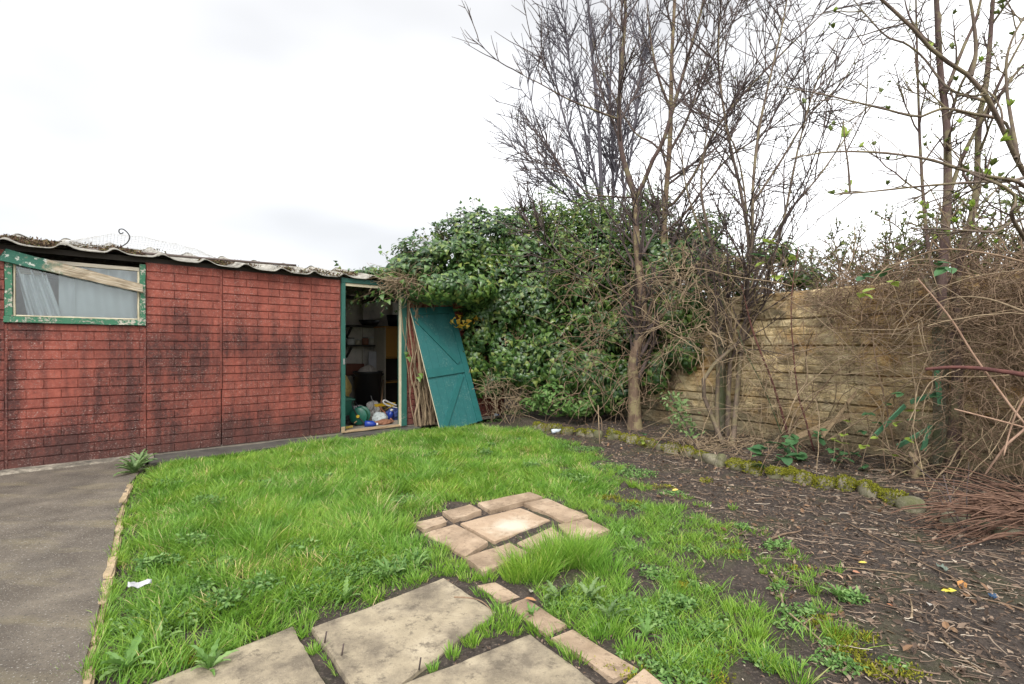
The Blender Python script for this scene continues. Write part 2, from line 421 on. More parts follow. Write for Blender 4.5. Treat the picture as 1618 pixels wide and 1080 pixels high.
def flaky(name, base, under, dark, lo, hi):
    m = M(name); p = m.obj(); f = m.noise(p, 30, 8, .75, .4); g = m.noise(m.map(p, (1, 1, 1)), 3.5, 4)
    k = m.ramp(m.math('ADD', f, m.math('MULTIPLY', g, .5)), (lo, 0.0), (hi, 1.0))
    u_ = m.mix(m.noise(p, 55, 6), dark, under); b_ = m.mix(m.noise(p, 9, 5), tuple(x * .75 for x in base), tuple(x * 1.2 for x in base))
    return m.done(m.mix(k, b_, u_), .6, m.bump(k, .003, .8))
MAT['win_green'] = flaky('flaking_green_paint', (.035, .16, .085), (.62, .60, .52), (.30, .27, .20), .76, .81)
MAT['frame_green'] = flaky('worn_green_paint', (.022, .105, .082), (.32, .36, .30), (.05, .10, .07), .88, 1.0)
MAT['teal'] = flaky('teal_door_paint', (.020, .125, .125), (.17, .28, .25), (.03, .16, .15), .80, .98)
MAT['teal_dark'] = flaky('teal_ledge_paint', (.014, .118, .115), (.14, .26, .22), (.02, .13, .12), .86, 1.04)
m = M('weathered_board'); p = m.obj(); tcx = m.n('ShaderNodeSeparateXYZ'); m.l(p, tcx.inputs[0])
grain = m.noise(m.map(p, (2.0, 30, 30)), 3, 7, .7); wood = m.ramp(grain, (.3, (.12, .085, .05)), (.5, (.36, .29, .2)), (.7, (.60, .54, .44)))
k = m.math('ADD', tcx.outputs[0], m.math('MULTIPLY', m.noise(p, 9, 6, .7), .8))
c = m.mix(m.ramp(k, (.70, 0.0), (.86, 1.0)), m.mix(m.ramp(m.noise(p, 26, 7, .75), (.56, 0.0), (.62, 1.0)), (.028, .125, .085), (.62, .62, .56)), wood)
MAT['oldboard'] = m.done(c, .75, m.bump(grain, .006, .8))
m = M('bare_timber'); p = m.obj(); grain = m.noise(m.map(p, (1.5, 28, 28)), 4, 7, .7)
MAT['timber'] = m.done(m.ramp(grain, (.3, (.20, .13, .07)), (.7, (.48, .36, .22))), .8, m.bump(grain, .003, .6))
m = M('grey_timber'); p = m.obj(); grain = m.noise(m.map(p, (1.5, 28, 28)), 4, 7, .7)
MAT['greywood'] = m.done(m.ramp(grain, (.3, (.22, .19, .14)), (.7, (.60, .55, .45))), .8, m.bump(grain, .004, .7))
m = M('pale_edge_timber'); MAT['cream'] = m.done(m.mix(m.noise(m.obj(), 20, 5), (.48, .42, .28), (.66, .60, .45)), .7)
m = M('corrugated_cement'); p = m.pos(); f = m.noise(p, 9, 7, .7)
c = m.ramp(f, (.3, (.13, .12, .105)), (.52, (.30, .285, .25)), (.75, (.46, .44, .39)))
c = m.mix(m.ramp(m.noise(p, 30, 5, .7), (.52, 0.0), (.66, .8)), c, (.12, .10, .05))
MAT['cement'] = m.done(c, .95, m.bump(f, .01, .7))
MAT['roofmoss'] = leafmat('roof_moss', ((0, (.035, .022, .014)), (.5, (.10, .055, .032)), (.8, (.17, .12, .06)), (1, (.10, .12, .03))), .95, .1)
m = M('limewashed_panel'); p = m.pos(); f = m.noise(p, 4, 7, .7)
c = m.mix(m.ramp(m.noise(p, 2, 5, .7), (.45, 0.0), (.7, .8)), m.ramp(f, (.3, (.52, .47, .40)), (.6, (.82, .77, .68))), (.13, .11, .09))
MAT['lime'] = m.done(c, .9, m.bump(f, .01, .5))
MAT['darkwood'] = plain('dark_wood', (.035, .028, .022), .8)
MAT['floor_in'] = plain('dusty_floor', (.22, .19, .155), .9, .4, 9)
# window
m = M('window_glass'); tr = m.n('ShaderNodeBsdfTransparent'); tr.inputs[0].default_value = (.90, .94, .94, 1)
gl = m.n('ShaderNodeBsdfGlossy'); gl.inputs['Roughness'].default_value = .02
lw = m.n('ShaderNodeFresnel'); lw.inputs[0].default_value = 1.5; xs = m.n('ShaderNodeMixShader')
m.l(m.math('ADD', lw.outputs[0], .02), xs.inputs[0]); m.l(tr.outputs[0], xs.inputs[1]); m.l(gl.outputs[0], xs.inputs[2]); m.l(xs.outputs[0], m.out.inputs[0])
MAT['glass'] = m.m
m = M('net_cloth'); p = m.pos(); df = m.n('ShaderNodeBsdfDiffuse'); tl = m.n('ShaderNodeBsdfTranslucent'); tr = m.n('ShaderNodeBsdfTransparent')
cc = m.mix(m.noise(p, 6, 5), (.80, .82, .84), (.93, .94, .95)); m.l(cc, df.inputs[0]); m.l(cc, tl.inputs[0])
x1 = m.n('ShaderNodeMixShader'); x1.inputs[0].default_value = .12; m.l(df.outputs[0], x1.inputs[1]); m.l(tl.outputs[0], x1.inputs[2])
x2 = m.n('ShaderNodeMixShader'); x2.inputs[0].default_value = .05; m.l(x1.outputs[0], x2.inputs[1]); m.l(tr.outputs[0], x2.inputs[2]); m.l(x2.outputs[0], m.out.inputs[0])
MAT['net'] = m.m
# stone and paving
def slabmat(name, a, b, c_, dirt, worn=None):
    m = M(name); p = m.pos(); a, b, c_ = (tuple(x * .86 for x in q) for q in (a, b, c_)); f = m.noise(p, 5, 7, .65); g = m.noise(p, 70, 6, .75)
    c = m.ramp(f, (.28, a), (.5, b), (.75, c_))
    c = m.mix(m.ramp(m.noise(p, 3.4, 6, .68), (.44, 0.0), (.62, .9)), c, dirt)
    c = m.mix(m.ramp(m.noise(p, 40, 6, .75), (.56, 0.0), (.70, .8)), c, tuple(x * .3 for x in b))
    c = m.mix(m.ramp(m.noise(p, 150, 4, .75), (.58, 0.0), (.70, .5)), c, c_)
    c = m.mix(m.ramp(m.noise(p, 17, 6, .75), (.54, 0.0), (.64, .75)), c, tuple(x * .8 for x in dirt))
    if worn is not None:
        d_ = m.n('ShaderNodeVectorMath', operation='DISTANCE'); m.l(p, d_.inputs[0]); d_.inputs[1].default_value = worn
        k_ = m.math('ADD', d_.outputs['Value'], m.math('MULTIPLY', m.noise(p, 12, 5, .6), .12)); c = m.mix(m.ramp(k_, (.12, .7), (.21, 0.0)), c, (.66, .60, .49))
    return m.done(c, .9, m.bump(g, .006, .8))
MAT['slab'] = slabmat('paving_slab', (.30, .25, .17), (.42, .35, .24), (.54, .46, .33), (.135, .11, .08))
MAT['pbrick'] = slabmat('paving_brick', (.33, .235, .155), (.47, .345, .235), (.60, .47, .34), (.22, .155, .10))
MAT['palebrick'] = slabmat('chalky_paving_brick', (.38, .27, .18), (.52, .38, .26), (.70, .60, .46), (.36, .25, .16), tuple(GP(808, 830, .02)))
MAT['kerb'] = slabmat('kerb_stone', (.36, .26, .15), (.52, .38, .23), (.62, .5, .33), (.22, .17, .09))
m = M('rock_face_panel'); p = m.pos(); f = m.noise(m.map(p, (1, 1, 2.2)), 6, 8, .68)
c = m.ramp(f, (.25, (.20, .145, .072)), (.48, (.47, .375, .215)), (.72, (.66, .56, .36)))
c = m.mix(1.0, c, m.ramp(m.attr(), (0, (.62, .60, .58)), (.5, (1, 1, 1)), (1, (1.28, 1.22, 1.12))), 'MULTIPLY')
c = m.mix(m.ramp(m.noise(p, 1.9, 6, .66), (.48, 0.0), (.64, .75)), c, (.44, .24, .08))
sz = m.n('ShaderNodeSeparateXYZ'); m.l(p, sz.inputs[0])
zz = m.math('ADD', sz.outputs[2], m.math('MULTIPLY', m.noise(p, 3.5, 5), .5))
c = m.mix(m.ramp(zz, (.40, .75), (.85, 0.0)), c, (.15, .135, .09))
c = m.mix(m.ramp(m.noise(p, 4.6, 6, .7), (.50, 0.0), (.66, .85)), c, (.085, .068, .048))
c = m.mix(m.ramp(m.noise(p, 40, 5, .7), (.56, 0.0), (.72, .7)), c, (.10, .085, .055))
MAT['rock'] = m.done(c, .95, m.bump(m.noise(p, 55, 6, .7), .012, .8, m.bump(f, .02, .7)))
MAT['post'] = slabmat('concrete_post', (.14, .13, .09), (.22, .20, .145), (.33, .30, .22), (.10, .12, .05))
MAT['stone'] = slabmat('edging_stone', (.16, .14, .10), (.26, .23, .165), (.40, .36, .27), (.10, .105, .04))
MAT['moss'] = leafmat('moss_tufts', ((0, (.07, .085, .006)), (.5, (.21, .215, .014)), (1, (.40, .38, .04))), .9, .3)
# plants
GR = ((0, (.070, .175, .020)), (.35, (.145, .322, .040)), (.7, (.240, .445, .070)), (.9, (.33, .51, .12)), (1, (.58, .53, .29)))
MAT['grass'] = leafmat('grass_blades', GR, .45, .38, .4, (2.4, (1.30, 1.08, .9)))
MAT['weed'] = leafmat('weed_leaves', ((0, (.065, .155, .035)), (.6, (.14, .27, .06)), (1, (.24, .37, .12))), .55, .3)
MAT['weedpale'] = leafmat('pale_weed_leaves', ((0, (.09, .16, .05)), (.6, (.17, .26, .09)), (1, (.27, .37, .16))), .6, .25)
MAT['ivy'] = leafmat('ivy_leaves', ((0, (.014, .042, .013)), (.5, (.040, .095, .027)), (.85, (.090, .165, .045)), (1, (.17, .22, .07))), .38, .15, .5, (2.0, (1.5, 1.35, .9)))
MAT['privet'] = leafmat('evergreen_leaves', ((0, (.028, .07, .014)), (.5, (.075, .145, .028)), (.85, (.145, .22, .042)), (1, (.25, .30, .07))), .4, .2, .5)
MAT['yellowleaf'] = leafmat('yellow_leaves', ((0, (.40, .22, .015)), (.6, (.70, .42, .03)), (1, (.80, .60, .12))), .5, .35)
MAT['bramble'] = leafmat('bramble_leaves', ((0, (.040, .11, .045)), (.6, (.085, .20, .075)), (1, (.17, .32, .09))), .5, .25)
MAT['fresh'] = leafmat('fresh_leaves', ((0, (.10, .22, .02)), (.6, (.21, .36, .035)), (1, (.36, .46, .09))), .5, .35)
MAT['budgreen'] = leafmat('bud_leaves', ((0, (.055, .08, .018)), (.6, (.13, .175, .035)), (1, (.24, .28, .08))), .6, .3)
MAT['bark_a'] = bark('brown_bark', (.10, .062, .040), (.27, .19, .125), (.28, .24, .12))
MAT['bark_b'] = bark('lichen_bark', (.085, .06, .040), (.24, .17, .11), (.36, .29, .07))
MAT['bark_c'] = bark('dark_bark', (.050, .036, .034), (.13, .095, .085))
MAT['bark_haze'] = bark('hazed_bark', (.075, .07, .085), (.14, .13, .15))  # blue-grey haze of distance put into the bark colour
MAT['bark_f'] = bark('red_brown_bark', (.060, .036, .031), (.155, .10, .083), (.18, .16, .08))
MAT['bark_g'] = bark('green_brown_bark', (.075, .055, .042), (.20, .148, .108), (.20, .17, .09))
MAT['vine'] = bark('dry_vine', (.17, .12, .070), (.42, .32, .20), None, 20)
MAT['drybrown'] = bark('dry_stems', (.11, .070, .042), (.34, .235, .15), None, 20)
MAT['redcane'] = bark('red_cane', (.075, .026, .024), (.17, .065, .05), None, 20)
MAT['pinkcane'] = bark('peeled_cane', (.28, .165, .11), (.50, .34, .24), None, 20)
MAT['litter'] = leafmat('dead_litter', ((0, (.05, .034, .025)), (.5, (.17, .115, .08)), (.85, (.34, .26, .19)), (1, (.52, .46, .37))), .85, .1)
MAT['deadleaf'] = leafmat('fallen_leaves', ((0, (.10, .055, .03)), (.5, (.26, .15, .08)), (.8, (.36, .26, .17)), (1, (.5, .3, .10))), .7, .15)

# ================================================================== GROUND
def ground():
    a = np.arange(-6.5, 7.0, .045); b = np.arange(.5, 11.0, .045)
    gx = np.concatenate([-np.geomspace(600, 7, 26), a, np.geomspace(7.3, 600, 26)])
    gy = np.concatenate([[-600, -200, -60, -20, -6, -2, 0], b, np.geomspace(11.4, 600, 24)])
    X, Y = np.meshgrid(gx, gy); Z = ground_z(X, Y)
    nx = len(gx); i = np.arange(len(gy) - 1)[:, None] * nx + np.arange(nx - 1)[None]
    Q = np.stack([i, i + 1, i + nx + 1, i + nx], -1).reshape(-1, 4)
    o = Geo().add(np.stack([X, Y, Z], -1).reshape(-1, 3), Q).build('ground', MAT['soil'], smooth=True)
    tag(o, 'dark brown bare garden soil under lawn and flower bed', kind='structure')
ground()
def sheet(name, poly, z, mat, thick=.08, amp=.006, step=.05, label=''):
    """A laid concrete sheet: a fine top with a ragged edge and a skirt."""
    poly = np.array([q[:2] for q in poly]); x0, y0 = poly.min(0); x1, y1 = poly.max(0)
    bm = bmesh.new(); vs = [bm.verts.new((q[0], q[1], z)) for q in poly]; f = bm.faces.new(vs)
    if f.normal.z < 0: f.normal_flip()
    f.normal_update()
    for ax, lo, hi in ((0, x0, x1), (1, y0, y1)):
        for c in np.arange(lo + .11, hi, .11):
            co = [0, 0, 0]; co[ax] = c; no = [0, 0, 0]; no[ax] = 1
            bmesh.ops.bisect_plane(bm, geom=bm.verts[:] + bm.edges[:] + bm.faces[:], plane_co=co, plane_no=no)
    r = bmesh.ops.extrude_face_region(bm, geom=bm.faces[:])
    up = [v for v in r['geom'] if isinstance(v, bmesh.types.BMVert)]
    for v in up: v.co.z += amp * 2 * (float(fbm(v.co.x * 3, v.co.y * 3, 3, 21)) - .5)
    for v in bm.verts:
        if v not in set(up) and False: pass
    ups = set(up)
    for v in bm.verts:
        if v not in ups: v.co.z -= thick
    bmesh.ops.recalc_face_normals(bm, faces=bm.faces)
    me = bpy.data.meshes.new(name); bm.to_mesh(me); bm.free(); me.materials.append(mat)
    return tag(link(name, me), label, kind='structure')
sheet('concrete_path', APRON, .035, MAT['apron'], label='wide worn grey concrete path at the left beside the lawn')
sheet('shed_path', [SW(-2.15, -.42, 0), SW(-1.2, -.40, 0), SW(-.3, -.33, 0), SW(.5, -.30, 0), SW(1.1, -.24, 0), SW(1.1, .01, 0), SW(-2.15, .01, 0)], .030, MAT['strip'], amp=.012, label='narrow dark damp concrete strip along the foot of the shed')
# eroded step under the shed wall
def plinth():
    g = Geo(); n = 90; xs = np.linspace(-5.2, -2.1, n); pr = []
    for k, x in enumerate(xs):
        w_ = .10 + .07 * float(fbm(x * 3, 2, 3, 30)); h_ = .052 + .012 * float(fbm(x * 5, 4, 3, 31))
        pr.append([(x, .0, .0), (x, -w_ - .02, .03), (x, -w_, h_ * .8), (x, -w_ * .5, h_), (x, .02, h_ + .004)])
    V = np.array(pr).reshape(-1, 3); i = (np.arange(n - 1)[:, None] * 5 + np.arange(4)[None]).ravel()
    o = g.add(V, np.stack([i, i + 5, i + 6, i + 1], 1)).build('shed_plinth', MAT['plinth'])
    o.location = SH0; o.rotation_euler = (0, 0, SHT)
    tag(o, 'crumbling pale concrete footing step below the shed wall', kind='structure')
plinth()
def kerbs():
    t = thing('lawn_kerb', 'broken row of pale buff kerb stones between path and lawn', 'kerb')
    t['kind'] = 'structure'; del t['category']
    path = smooth([GP(u, v) + [-.004, 0, 0] for u, v in ((131, 1110), (138, 1060), (154, 1000), (168, 935), (178, 895), (187, 840), (193, 800), (207, 770))], 60)
    L = np.concatenate([[0], np.cumsum(np.linalg.norm(np.diff(path, axis=0), axis=1))]); s = 0.0; k = 0
    while s < L[-1] - .1:
        ln = random.uniform(.30, .46); e = min(s + ln, L[-1])
        a = np.array([np.interp(s + .008, L, path[:, j]) for j in range(3)]); b = np.array([np.interp(e - .008, L, path[:, j]) for j in range(3)])
        hz = random.uniform(.030, .045)
        if random.random() < .10: s = e; k += 1; continue
        beam('kerb_stone', a + [0, 0, hz - .05], b + [0, 0, hz - .05 + random.uniform(-.01, .01)], random.uniform(.045, .055), .10, MAT['kerb'], t, cuts=3, bev=.008, jit=.0035, seed=k)
        s = e; k += 1
kerbs()

# ------------------------------------------------------------------ paving
def slab(name, c4, z1, mat, parent, n=10, seed=0, thick=.06, rough=.004, tilt=0.0):
    c = [np.array(q[:2]) for q in c4]; r = np.random.default_rng(seed)
    e = np.array([0, .004, .03] + list(np.linspace(.1, .9, n)) + [.97, .996, 1]); N = len(e)
    S_, T_ = np.meshgrid(e, e)
    P = (c[0] * ((1 - S_) * (1 - T_))[..., None] + c[1] * (S_ * (1 - T_))[..., None] + c[2] * (S_ * T_)[..., None] + c[3] * ((1 - S_) * T_)[..., None])
    ed = np.minimum(np.minimum(S_, 1 - S_), np.minimum(T_, 1 - T_))
    Z = z1 - .012 * (ed < .001) - .003 * (ed < .01) + rough * 2 * (fbm(P[..., 0] * 9, P[..., 1] * 9, 3, seed) - .5) + tilt * (S_ - .5)
    cen = np.mean(c, 0); P = P + (ed < .01)[..., None] * unit(cen - P) * (fbm(P[..., 0] * 16, P[..., 1] * 16, 3, seed + 4)[..., None]) * .014
    top = np.concatenate([P, Z[..., None]], -1).reshape(-1, 3)
    i = (np.arange(N - 1)[:, None] * N + np.arange(N - 1)[None]).ravel(); Q = np.stack([i, i + 1, i + N + 1, i + N], 1)
    ring = np.concatenate([np.arange(N), np.arange(1, N) * N + N - 1, (N - 1) * N + np.arange(N - 1)[::-1], np.arange(1, N - 1)[::-1] * N])
    low = top[ring].copy(); low[:, 2] -= thick; R = len(ring); b = N * N; k = np.arange(R); k2 = (k + 1) % R
    Q2 = np.stack([ring[k2], ring[k], b + k, b + k2], 1)
    return Geo().add(np.vstack([top, low]), [Q, Q2]).build(name, mat, parent)
def paving():
    t = thing('paved_path', 'uneven path of buff slabs and salmon paving bricks across the lawn', '', ); t['kind'] = 'structure'; del_ = t.pop('category', None)
    A, B, C = GP(489, 997), GP(702, 917), GP(787, 972); D = np.array([-.474, 1.616, 0])
    slab('paving_slab', [A, B, C, D], .018, MAT['slab'], t, 14, 1)
    e1, e2 = unit(B - A), unit(C - B); L1, L2 = np.linalg.norm(B - A), np.linalg.norm(C - B)
    P = GP(465, 991); slab('paving_slab', [P + [-.50, -.526, 0], P, P + [.30, -.40, 0], P + [-.2, -.926, 0]], .014, MAT['slab'], t, 14, 2)
    P = GP(839, 1006); slab('paving_slab', [P + [-.60, -.405, 0], P, P + [.32, -.444, 0], P + [-.28, -.849, 0]], .022, MAT['slab'], t, 14, 3)
    q = lambda *a: [GP(u, v) for u, v in a]
    BR = (('brick', q((650, 833), (700, 821), (708, 832), (669, 844)), .045, 'pbrick'), ('brick', q((697, 815), (743, 804), (762, 814), (716, 829)), .055, 'pbrick'),
          ('brick', q((754, 800), (839, 783), (859, 792), (774, 813)), .05, 'pbrick'), ('brick', q((826, 800), (863, 793), (930, 821), (895, 832)), .045, 'pbrick'),
          ('paving_slab', q((726, 831), (823, 805), (871, 825), (781, 862)), .03, 'palebrick'), ('paving_slab', q((667, 846), (718, 832), (773, 862), (735, 882)), .026, 'pbrick'),
          ('brick', q((733, 888), (806, 861), (842, 880), (762, 912)), .034, 'pbrick'), ('paving_slab', q((880, 832), (930, 823), (966, 842), (908, 862)), .026, 'pbrick'),
          ('brick', q((815, 861), (872, 836), (900, 858), (850, 880)), .024, 'pbrick'),
          ('brick', q((752, 929), (782, 921), (824, 945), (794, 957)), .012, 'pbrick'), ('brick', q((798, 959), (829, 948), (898, 992), (865, 1010)), .016, 'pbrick'),
          ('brick', q((869, 1013), (903, 996), (1012, 1062), (972, 1084)), .018, 'pbrick'), ('brick', q((985, 1088), (1016, 1064), (1120, 1150), (1080, 1170)), .03, 'pbrick'))
    for k, (nm, c4, z, mt) in enumerate(BR): slab(nm, c4, z * .6 + .004, MAT[mt], t, 6, 20 + k, rough=.006, tilt=random.uniform(-.012, .012))
    return [[A, B, C, D]] + [b[1] for b in BR]
PAVED = paving()
_e1, _e2 = unit(GP(702, 917) - GP(489, 997)), unit(GP(787, 972) - GP(702, 917))
P = GP(465, 991); PAVED.append([P + [-.50, -.526, 0], P, P + [.30, -.40, 0], P + [-.2, -.926, 0]])
P = GP(839, 1006); PAVED.append([P + [-.60, -.405, 0], P, P + [.32, -.444, 0], P + [-.28, -.849, 0]])
def on_paving(x, y):
    o = np.zeros(np.shape(x), bool)
    for q in PAVED: o |= inpoly(x, y, q)
    return o

# ================================================================== SHED
shed = thing('garden_shed', 'long low shed of red painted brick-faced panels with corrugated roof', 'shed', SH0, SHT)
ZB, ZT, CH = .05, 2.13, .0945
def wall_box(name, x0, x1, z0, z1, mat, y0=.0, y1=.05):
    return bevbox(name, x0, x1, y0, y1, z0, z1, mat, shed, bev=.003)
BRV = []
for s in range(4):
    r = np.random.default_rng(s); X, Z = np.meshgrid(np.linspace(0, 1, 6), np.linspace(0, 1, 3))
    fr = np.stack([.0028 + X * (.25 - .0056), np.full(X.shape, -.010) + r.normal(0, .0007, X.shape), .006 + Z * (CH - .0175) + r.normal(0, .0012, X.shape)], -1).reshape(-1, 3)
    ring = np.array([0, 1, 2, 3, 4, 5, 11, 17, 16, 15, 14, 13, 12, 6]); bk = fr[ring].copy()
    bk[:, 1] = .002; bk[:, 0] += np.sign(bk[:, 0] - .125) * .0018 * (np.abs(bk[:, 0] - .125) > .11); bk[:, 2] += np.where(bk[:, 2] > .045, .003, -.003)
    i = (np.arange(2)[:, None] * 6 + np.arange(5)[None]).ravel(); k = np.arange(14); k2 = (k + 1) % 14
    g = Geo().add(np.vstack([fr, bk]), [np.stack([i, i + 1, i + 7, i + 6], 1), np.stack([ring[k2], ring[k], 18 + k, 18 + k2], 1)])
    BRV.append(g.mesh('brick', MAT['red']))
def brick_panel(x0, x1, z0, z1, single=True, seed=0):
    p = wall_box('wall_panel', x0 + .004, x1 - .004, z0, z1, MAT['red'])
    r = random.Random(seed); far = Geo(); row = 0; z = z0
    while z < z1 - .03:
        x = x0 + .012 - (.125 if row % 2 else .0) - .0; h = min(1.0, (z1 - z) / CH)
        while x < x1 - .03:
            a = max(x, x0 + .010); b = min(x + .25, x1 - .010)
            if b - a > .03:
                me = BRV[r.randrange(4)]
                if single:
                    o = link('brick', me, p); o.location = (a, 0, z); o.scale = ((b - a) / .25, r.uniform(.75, 1.2), h)
                else:
                    V = np.empty(len(me.vertices) * 3); me.vertices.foreach_get('co', V); V = V.reshape(-1, 3) * [(b - a) / .25, 1, h] + [a, 0, z]
                    for f in me.polygons: pass
                    far.add(V, [np.array([list(f.vertices) for f in me.polygons])])
            x += .25
        z += CH; row += 1
    if not single: far.build('bricks', MAT['red'], p)['kind'] = 'stuff'
    return p
brick_panel(-3.60, -3.225, ZB, ZT, seed=1)
brick_panel(-5.2, -3.60, ZB, ZT, single=False, seed=9)
brick_panel(-3.225, -2.165, ZB, 1.44, seed=2)
brick_panel(-2.165, -1.44, ZB, ZT, seed=3)
brick_panel(-1.44, -.42, ZB, ZT, seed=4)
brick_panel(-.42, -.012, ZB, ZT, seed=5)
brick_panel(.98, 1.9, ZB, ZT, single=False, seed=6)
brick_panel(1.9, 2.9, ZB, ZT, single=False, seed=7)
for x, z0, z1 in ((-1.447, .72, 2.12), (-.425, .30, 2.12), (-2.168, .06, 1.42), (-3.222, .06, 1.43)):
    bevbox('joint_strip', x - .011, x + .011, -.014, -.001, z0, z1, MAT['red'], shed, bev=.003, cuts=6, jit=.0015)
# door frame
fr = link('door_frame', None, shed)
bevbox('jamb', -.010, .045, -.030, .07, .05, 2.10, MAT['frame_green'], fr, cuts=5, jit=.0015)
bevbox('header', -.012, .98, -.028, .014, 2.102, 2.165, MAT['frame_green'], fr, cuts=5, jit=.0015)
bevbox('header_liner', .047, .86, -.010, .03, 2.06, 2.10, MAT['cream'], fr)
bevbox('jamb', .885, .975, -.045, .075, .05, 2.10, MAT['frame_green'], fr, cuts=5, jit=.0015)
bevbox('jamb_edge', .873, .884, -.040, .02, .05, 2.099, MAT['cream'], fr)
bevbox('threshold', .03, .90, -.035, .06, .045, .068, MAT['timber'], fr, cuts=5, jit=.002)
bevbox('latch_plate', .01, .03, -.040, -.031, .98, 1.06, plain('latch_metal', (.35, .35, .34), .5, metal=.6), fr, bev=.002)
bevbox('jamb_foot', -.016, .035, -.034, -.0305, .05, .13, MAT['timber'], fr, bev=.002)
# shell of the shed
for nm, a in (('back_wall', (-5.2, 2.9, 2.45, 2.53, ZB, ZT)), ('end_wall', (2.82, 2.9, .052, 2.448, ZB, ZT)), ('end_wall', (-5.2, -5.12, .052, 2.448, ZB, ZT))):
    bevbox(nm, *a, MAT['lime'], shed)
for x in np.arange(-4.2, 2.7, .62): bevbox('wall_rib', x, x + .05, 2.40, 2.449, ZB, 2.1, MAT['lime'], shed)
bevbox('shed_floor', -5.1, 2.8, .0, 2.44, .0, .06, MAT['floor_in'], shed)
for x in (-3.4, -1.7, -.1, 1.4): beam('tie_beam', (x, .06, 2.10), (x, 2.44, 2.10), .06, .08, MAT['darkwood'], shed)
bevbox('eave_sky_blocker', -5.15, 2.85, .015, .048, 2.131, 2.183, MAT['darkwood'], shed, bev=0)  # strips added to block sky light between wall tops and roof
bevbox('eave_sky_blocker', -5.15, 2.85, 2.46, 2.50, 2.131, 2.20, MAT['darkwood'], shed, bev=0)
# roof
CR = [-2.83 + .405 * k for k in range(-6, 15)]
def roof_z(x, y):
    z = np.zeros(np.shape(x))
    for c in CR:
        d = np.asarray(x) - c; z = z + .050 * np.exp(-(d / np.where(d < 0, .05, .085)) ** 2)
    sag = .012 * np.sin(np.asarray(x) * 2.1) + .02 * np.clip(-np.asarray(x) - 2.4, 0, 1)
    return 2.162 + z + sag + np.where(np.asarray(y) < 1.25, (np.asarray(y) + .1) * .20, .27 - (np.asarray(y) - 1.25) * .20)
sheets = [-5.25 + .81 * k for k in range(11)]
for k in range(10):
    xa, xb = sheets[k] - .05, min(sheets[k + 1] + .02, 2.95)
    for ya, yb in ((-.10 + .025 * math.sin(k * 2.3), 1.27), (1.23, 2.65)):
        xs = np.linspace(xa, xb, 40); ys = np.linspace(ya, yb, 8); X, Y = np.meshgrid(xs, ys)
        Z = roof_z(X, Y) + .008 * (k % 2) + (.010 if ya > 1 else 0) + .006 * (fbm(X * 4, Y * 4, 2, 40 + k) - .5)
        top = np.stack([X, Y, Z], -1).reshape(-1, 3); bot = top - [0, 0, .008]; n = 40; i = (np.arange(7)[:, None] * n + np.arange(n - 1)[None]).ravel()
        Q = np.stack([i, i + 1, i + n + 1, i + n], 1); N = len(top); j = np.arange(n - 1); jj = np.arange(7) * n
        Geo().add(np.vstack([top, bot]), [Q, Q[:, ::-1] + N, np.stack([j + 1, j, j + N, j + 1 + N], 1), np.stack([jj, jj + n, jj + n + N, jj + N], 1), np.stack([jj + n + n - 1, jj + n - 1, jj + n - 1 + N, jj + 2 * n - 1 + N], 1)]).build('roof_sheet', MAT['cement'], shed, smooth=False)
def roof_moss():
    r = np.random.default_rng(5); n = 26000
    x = r.uniform(-4.2, 1.0, n); y = np.abs(r.normal(0, .28, n)) - .085
    dens = fbm(x * 3.2, y * 4 + 7, 3, 50); d = np.min(np.abs(x[:, None] - np.array(CR)[None]), 1)
    ok = (dens > .47) & (d > .05) | (dens > .60) & (r.random(n) < .6)
    ok &= (x < -1.95) | (dens > .55)
    x, y, dens, d = x[ok], y[ok], dens[ok], d[ok]
    z = roof_z(x, y) + r.uniform(0, 1, len(x)) * .055 * np.clip((dens - .42) * 4, 0, 1) * np.clip(d * 10, .3, 1) + .004
    o = leaves(*DIA, np.stack([x, y, z], 1), r.normal(size=(len(x), 3)) + [0, -.3, .6], r.uniform(.014, .04, len(x)), r).build('roof_moss', MAT['roofmoss'], shed)
    o['kind'] = 'stuff'
roof_moss()
# window
wd = link('window', None, shed)
for nm, a, mt in (('frame_side', (-3.232, -3.178, -.022, .05, 1.505, 2.115), 'win_green'), ('frame_side', (-2.213, -2.163, -.022, .05, 1.505, 2.105), 'win_green'),
                  ('sill', (-3.240, -2.160, -.034, .06, 1.445, 1.503), 'win_green'), ('top_rail', (-3.176, -2.215, -.012, .04, 2.028, 2.066), 'greywood'),
                  ('glazing_bead', (-3.176, -3.160, -.010, .015, 1.505, 2.026), 'cream'), ('glazing_bead', (-2.231, -2.215, -.010, .015, 1.505, 2.026), 'cream'), ('glazing_bead', (-3.158, -2.233, -.010, .015, 1.505, 1.518), 'cream')):
    bevbox(nm, *a, MAT[mt], wd, cuts=6, jit=.002, bev=.003)
bevbox('pane', -3.177, -2.214, .018, .022, 1.504, 2.029, MAT['glass'], wd, bev=0)
def cloth(name, f, nu, nv, mat, label, cat):
    U, Vv = np.meshgrid(np.linspace(0, 1, nu), np.linspace(0, 1, nv)); P = f(U, Vv)
    i = (np.arange(nv - 1)[:, None] * nu + np.arange(nu - 1)[None]).ravel()
    o = Geo().add(P.reshape(-1, 3), np.stack([i, i + 1, i + nu + 1, i + nu], 1)).build(name, mat, smooth=True)
    o.location = SH0; o.rotation_euler = (0, 0, SHT)
    return tag(o, label, cat)
cloth('net_curtain', lambda U, V: np.stack([-2.86 + .66 * U, .10 + .016 * np.sin(U * 26 + 2 * V) * (.5 + V) + .02 * fbm(U * 6, V * 2, 3, 60) + .015 * np.exp(-((U - .18) / .02) ** 2) * -1.5, 1.47 + .6 * V], -1), 90, 12, MAT['net'], 'pale grey net curtain hanging flat behind the shed window', 'curtain')
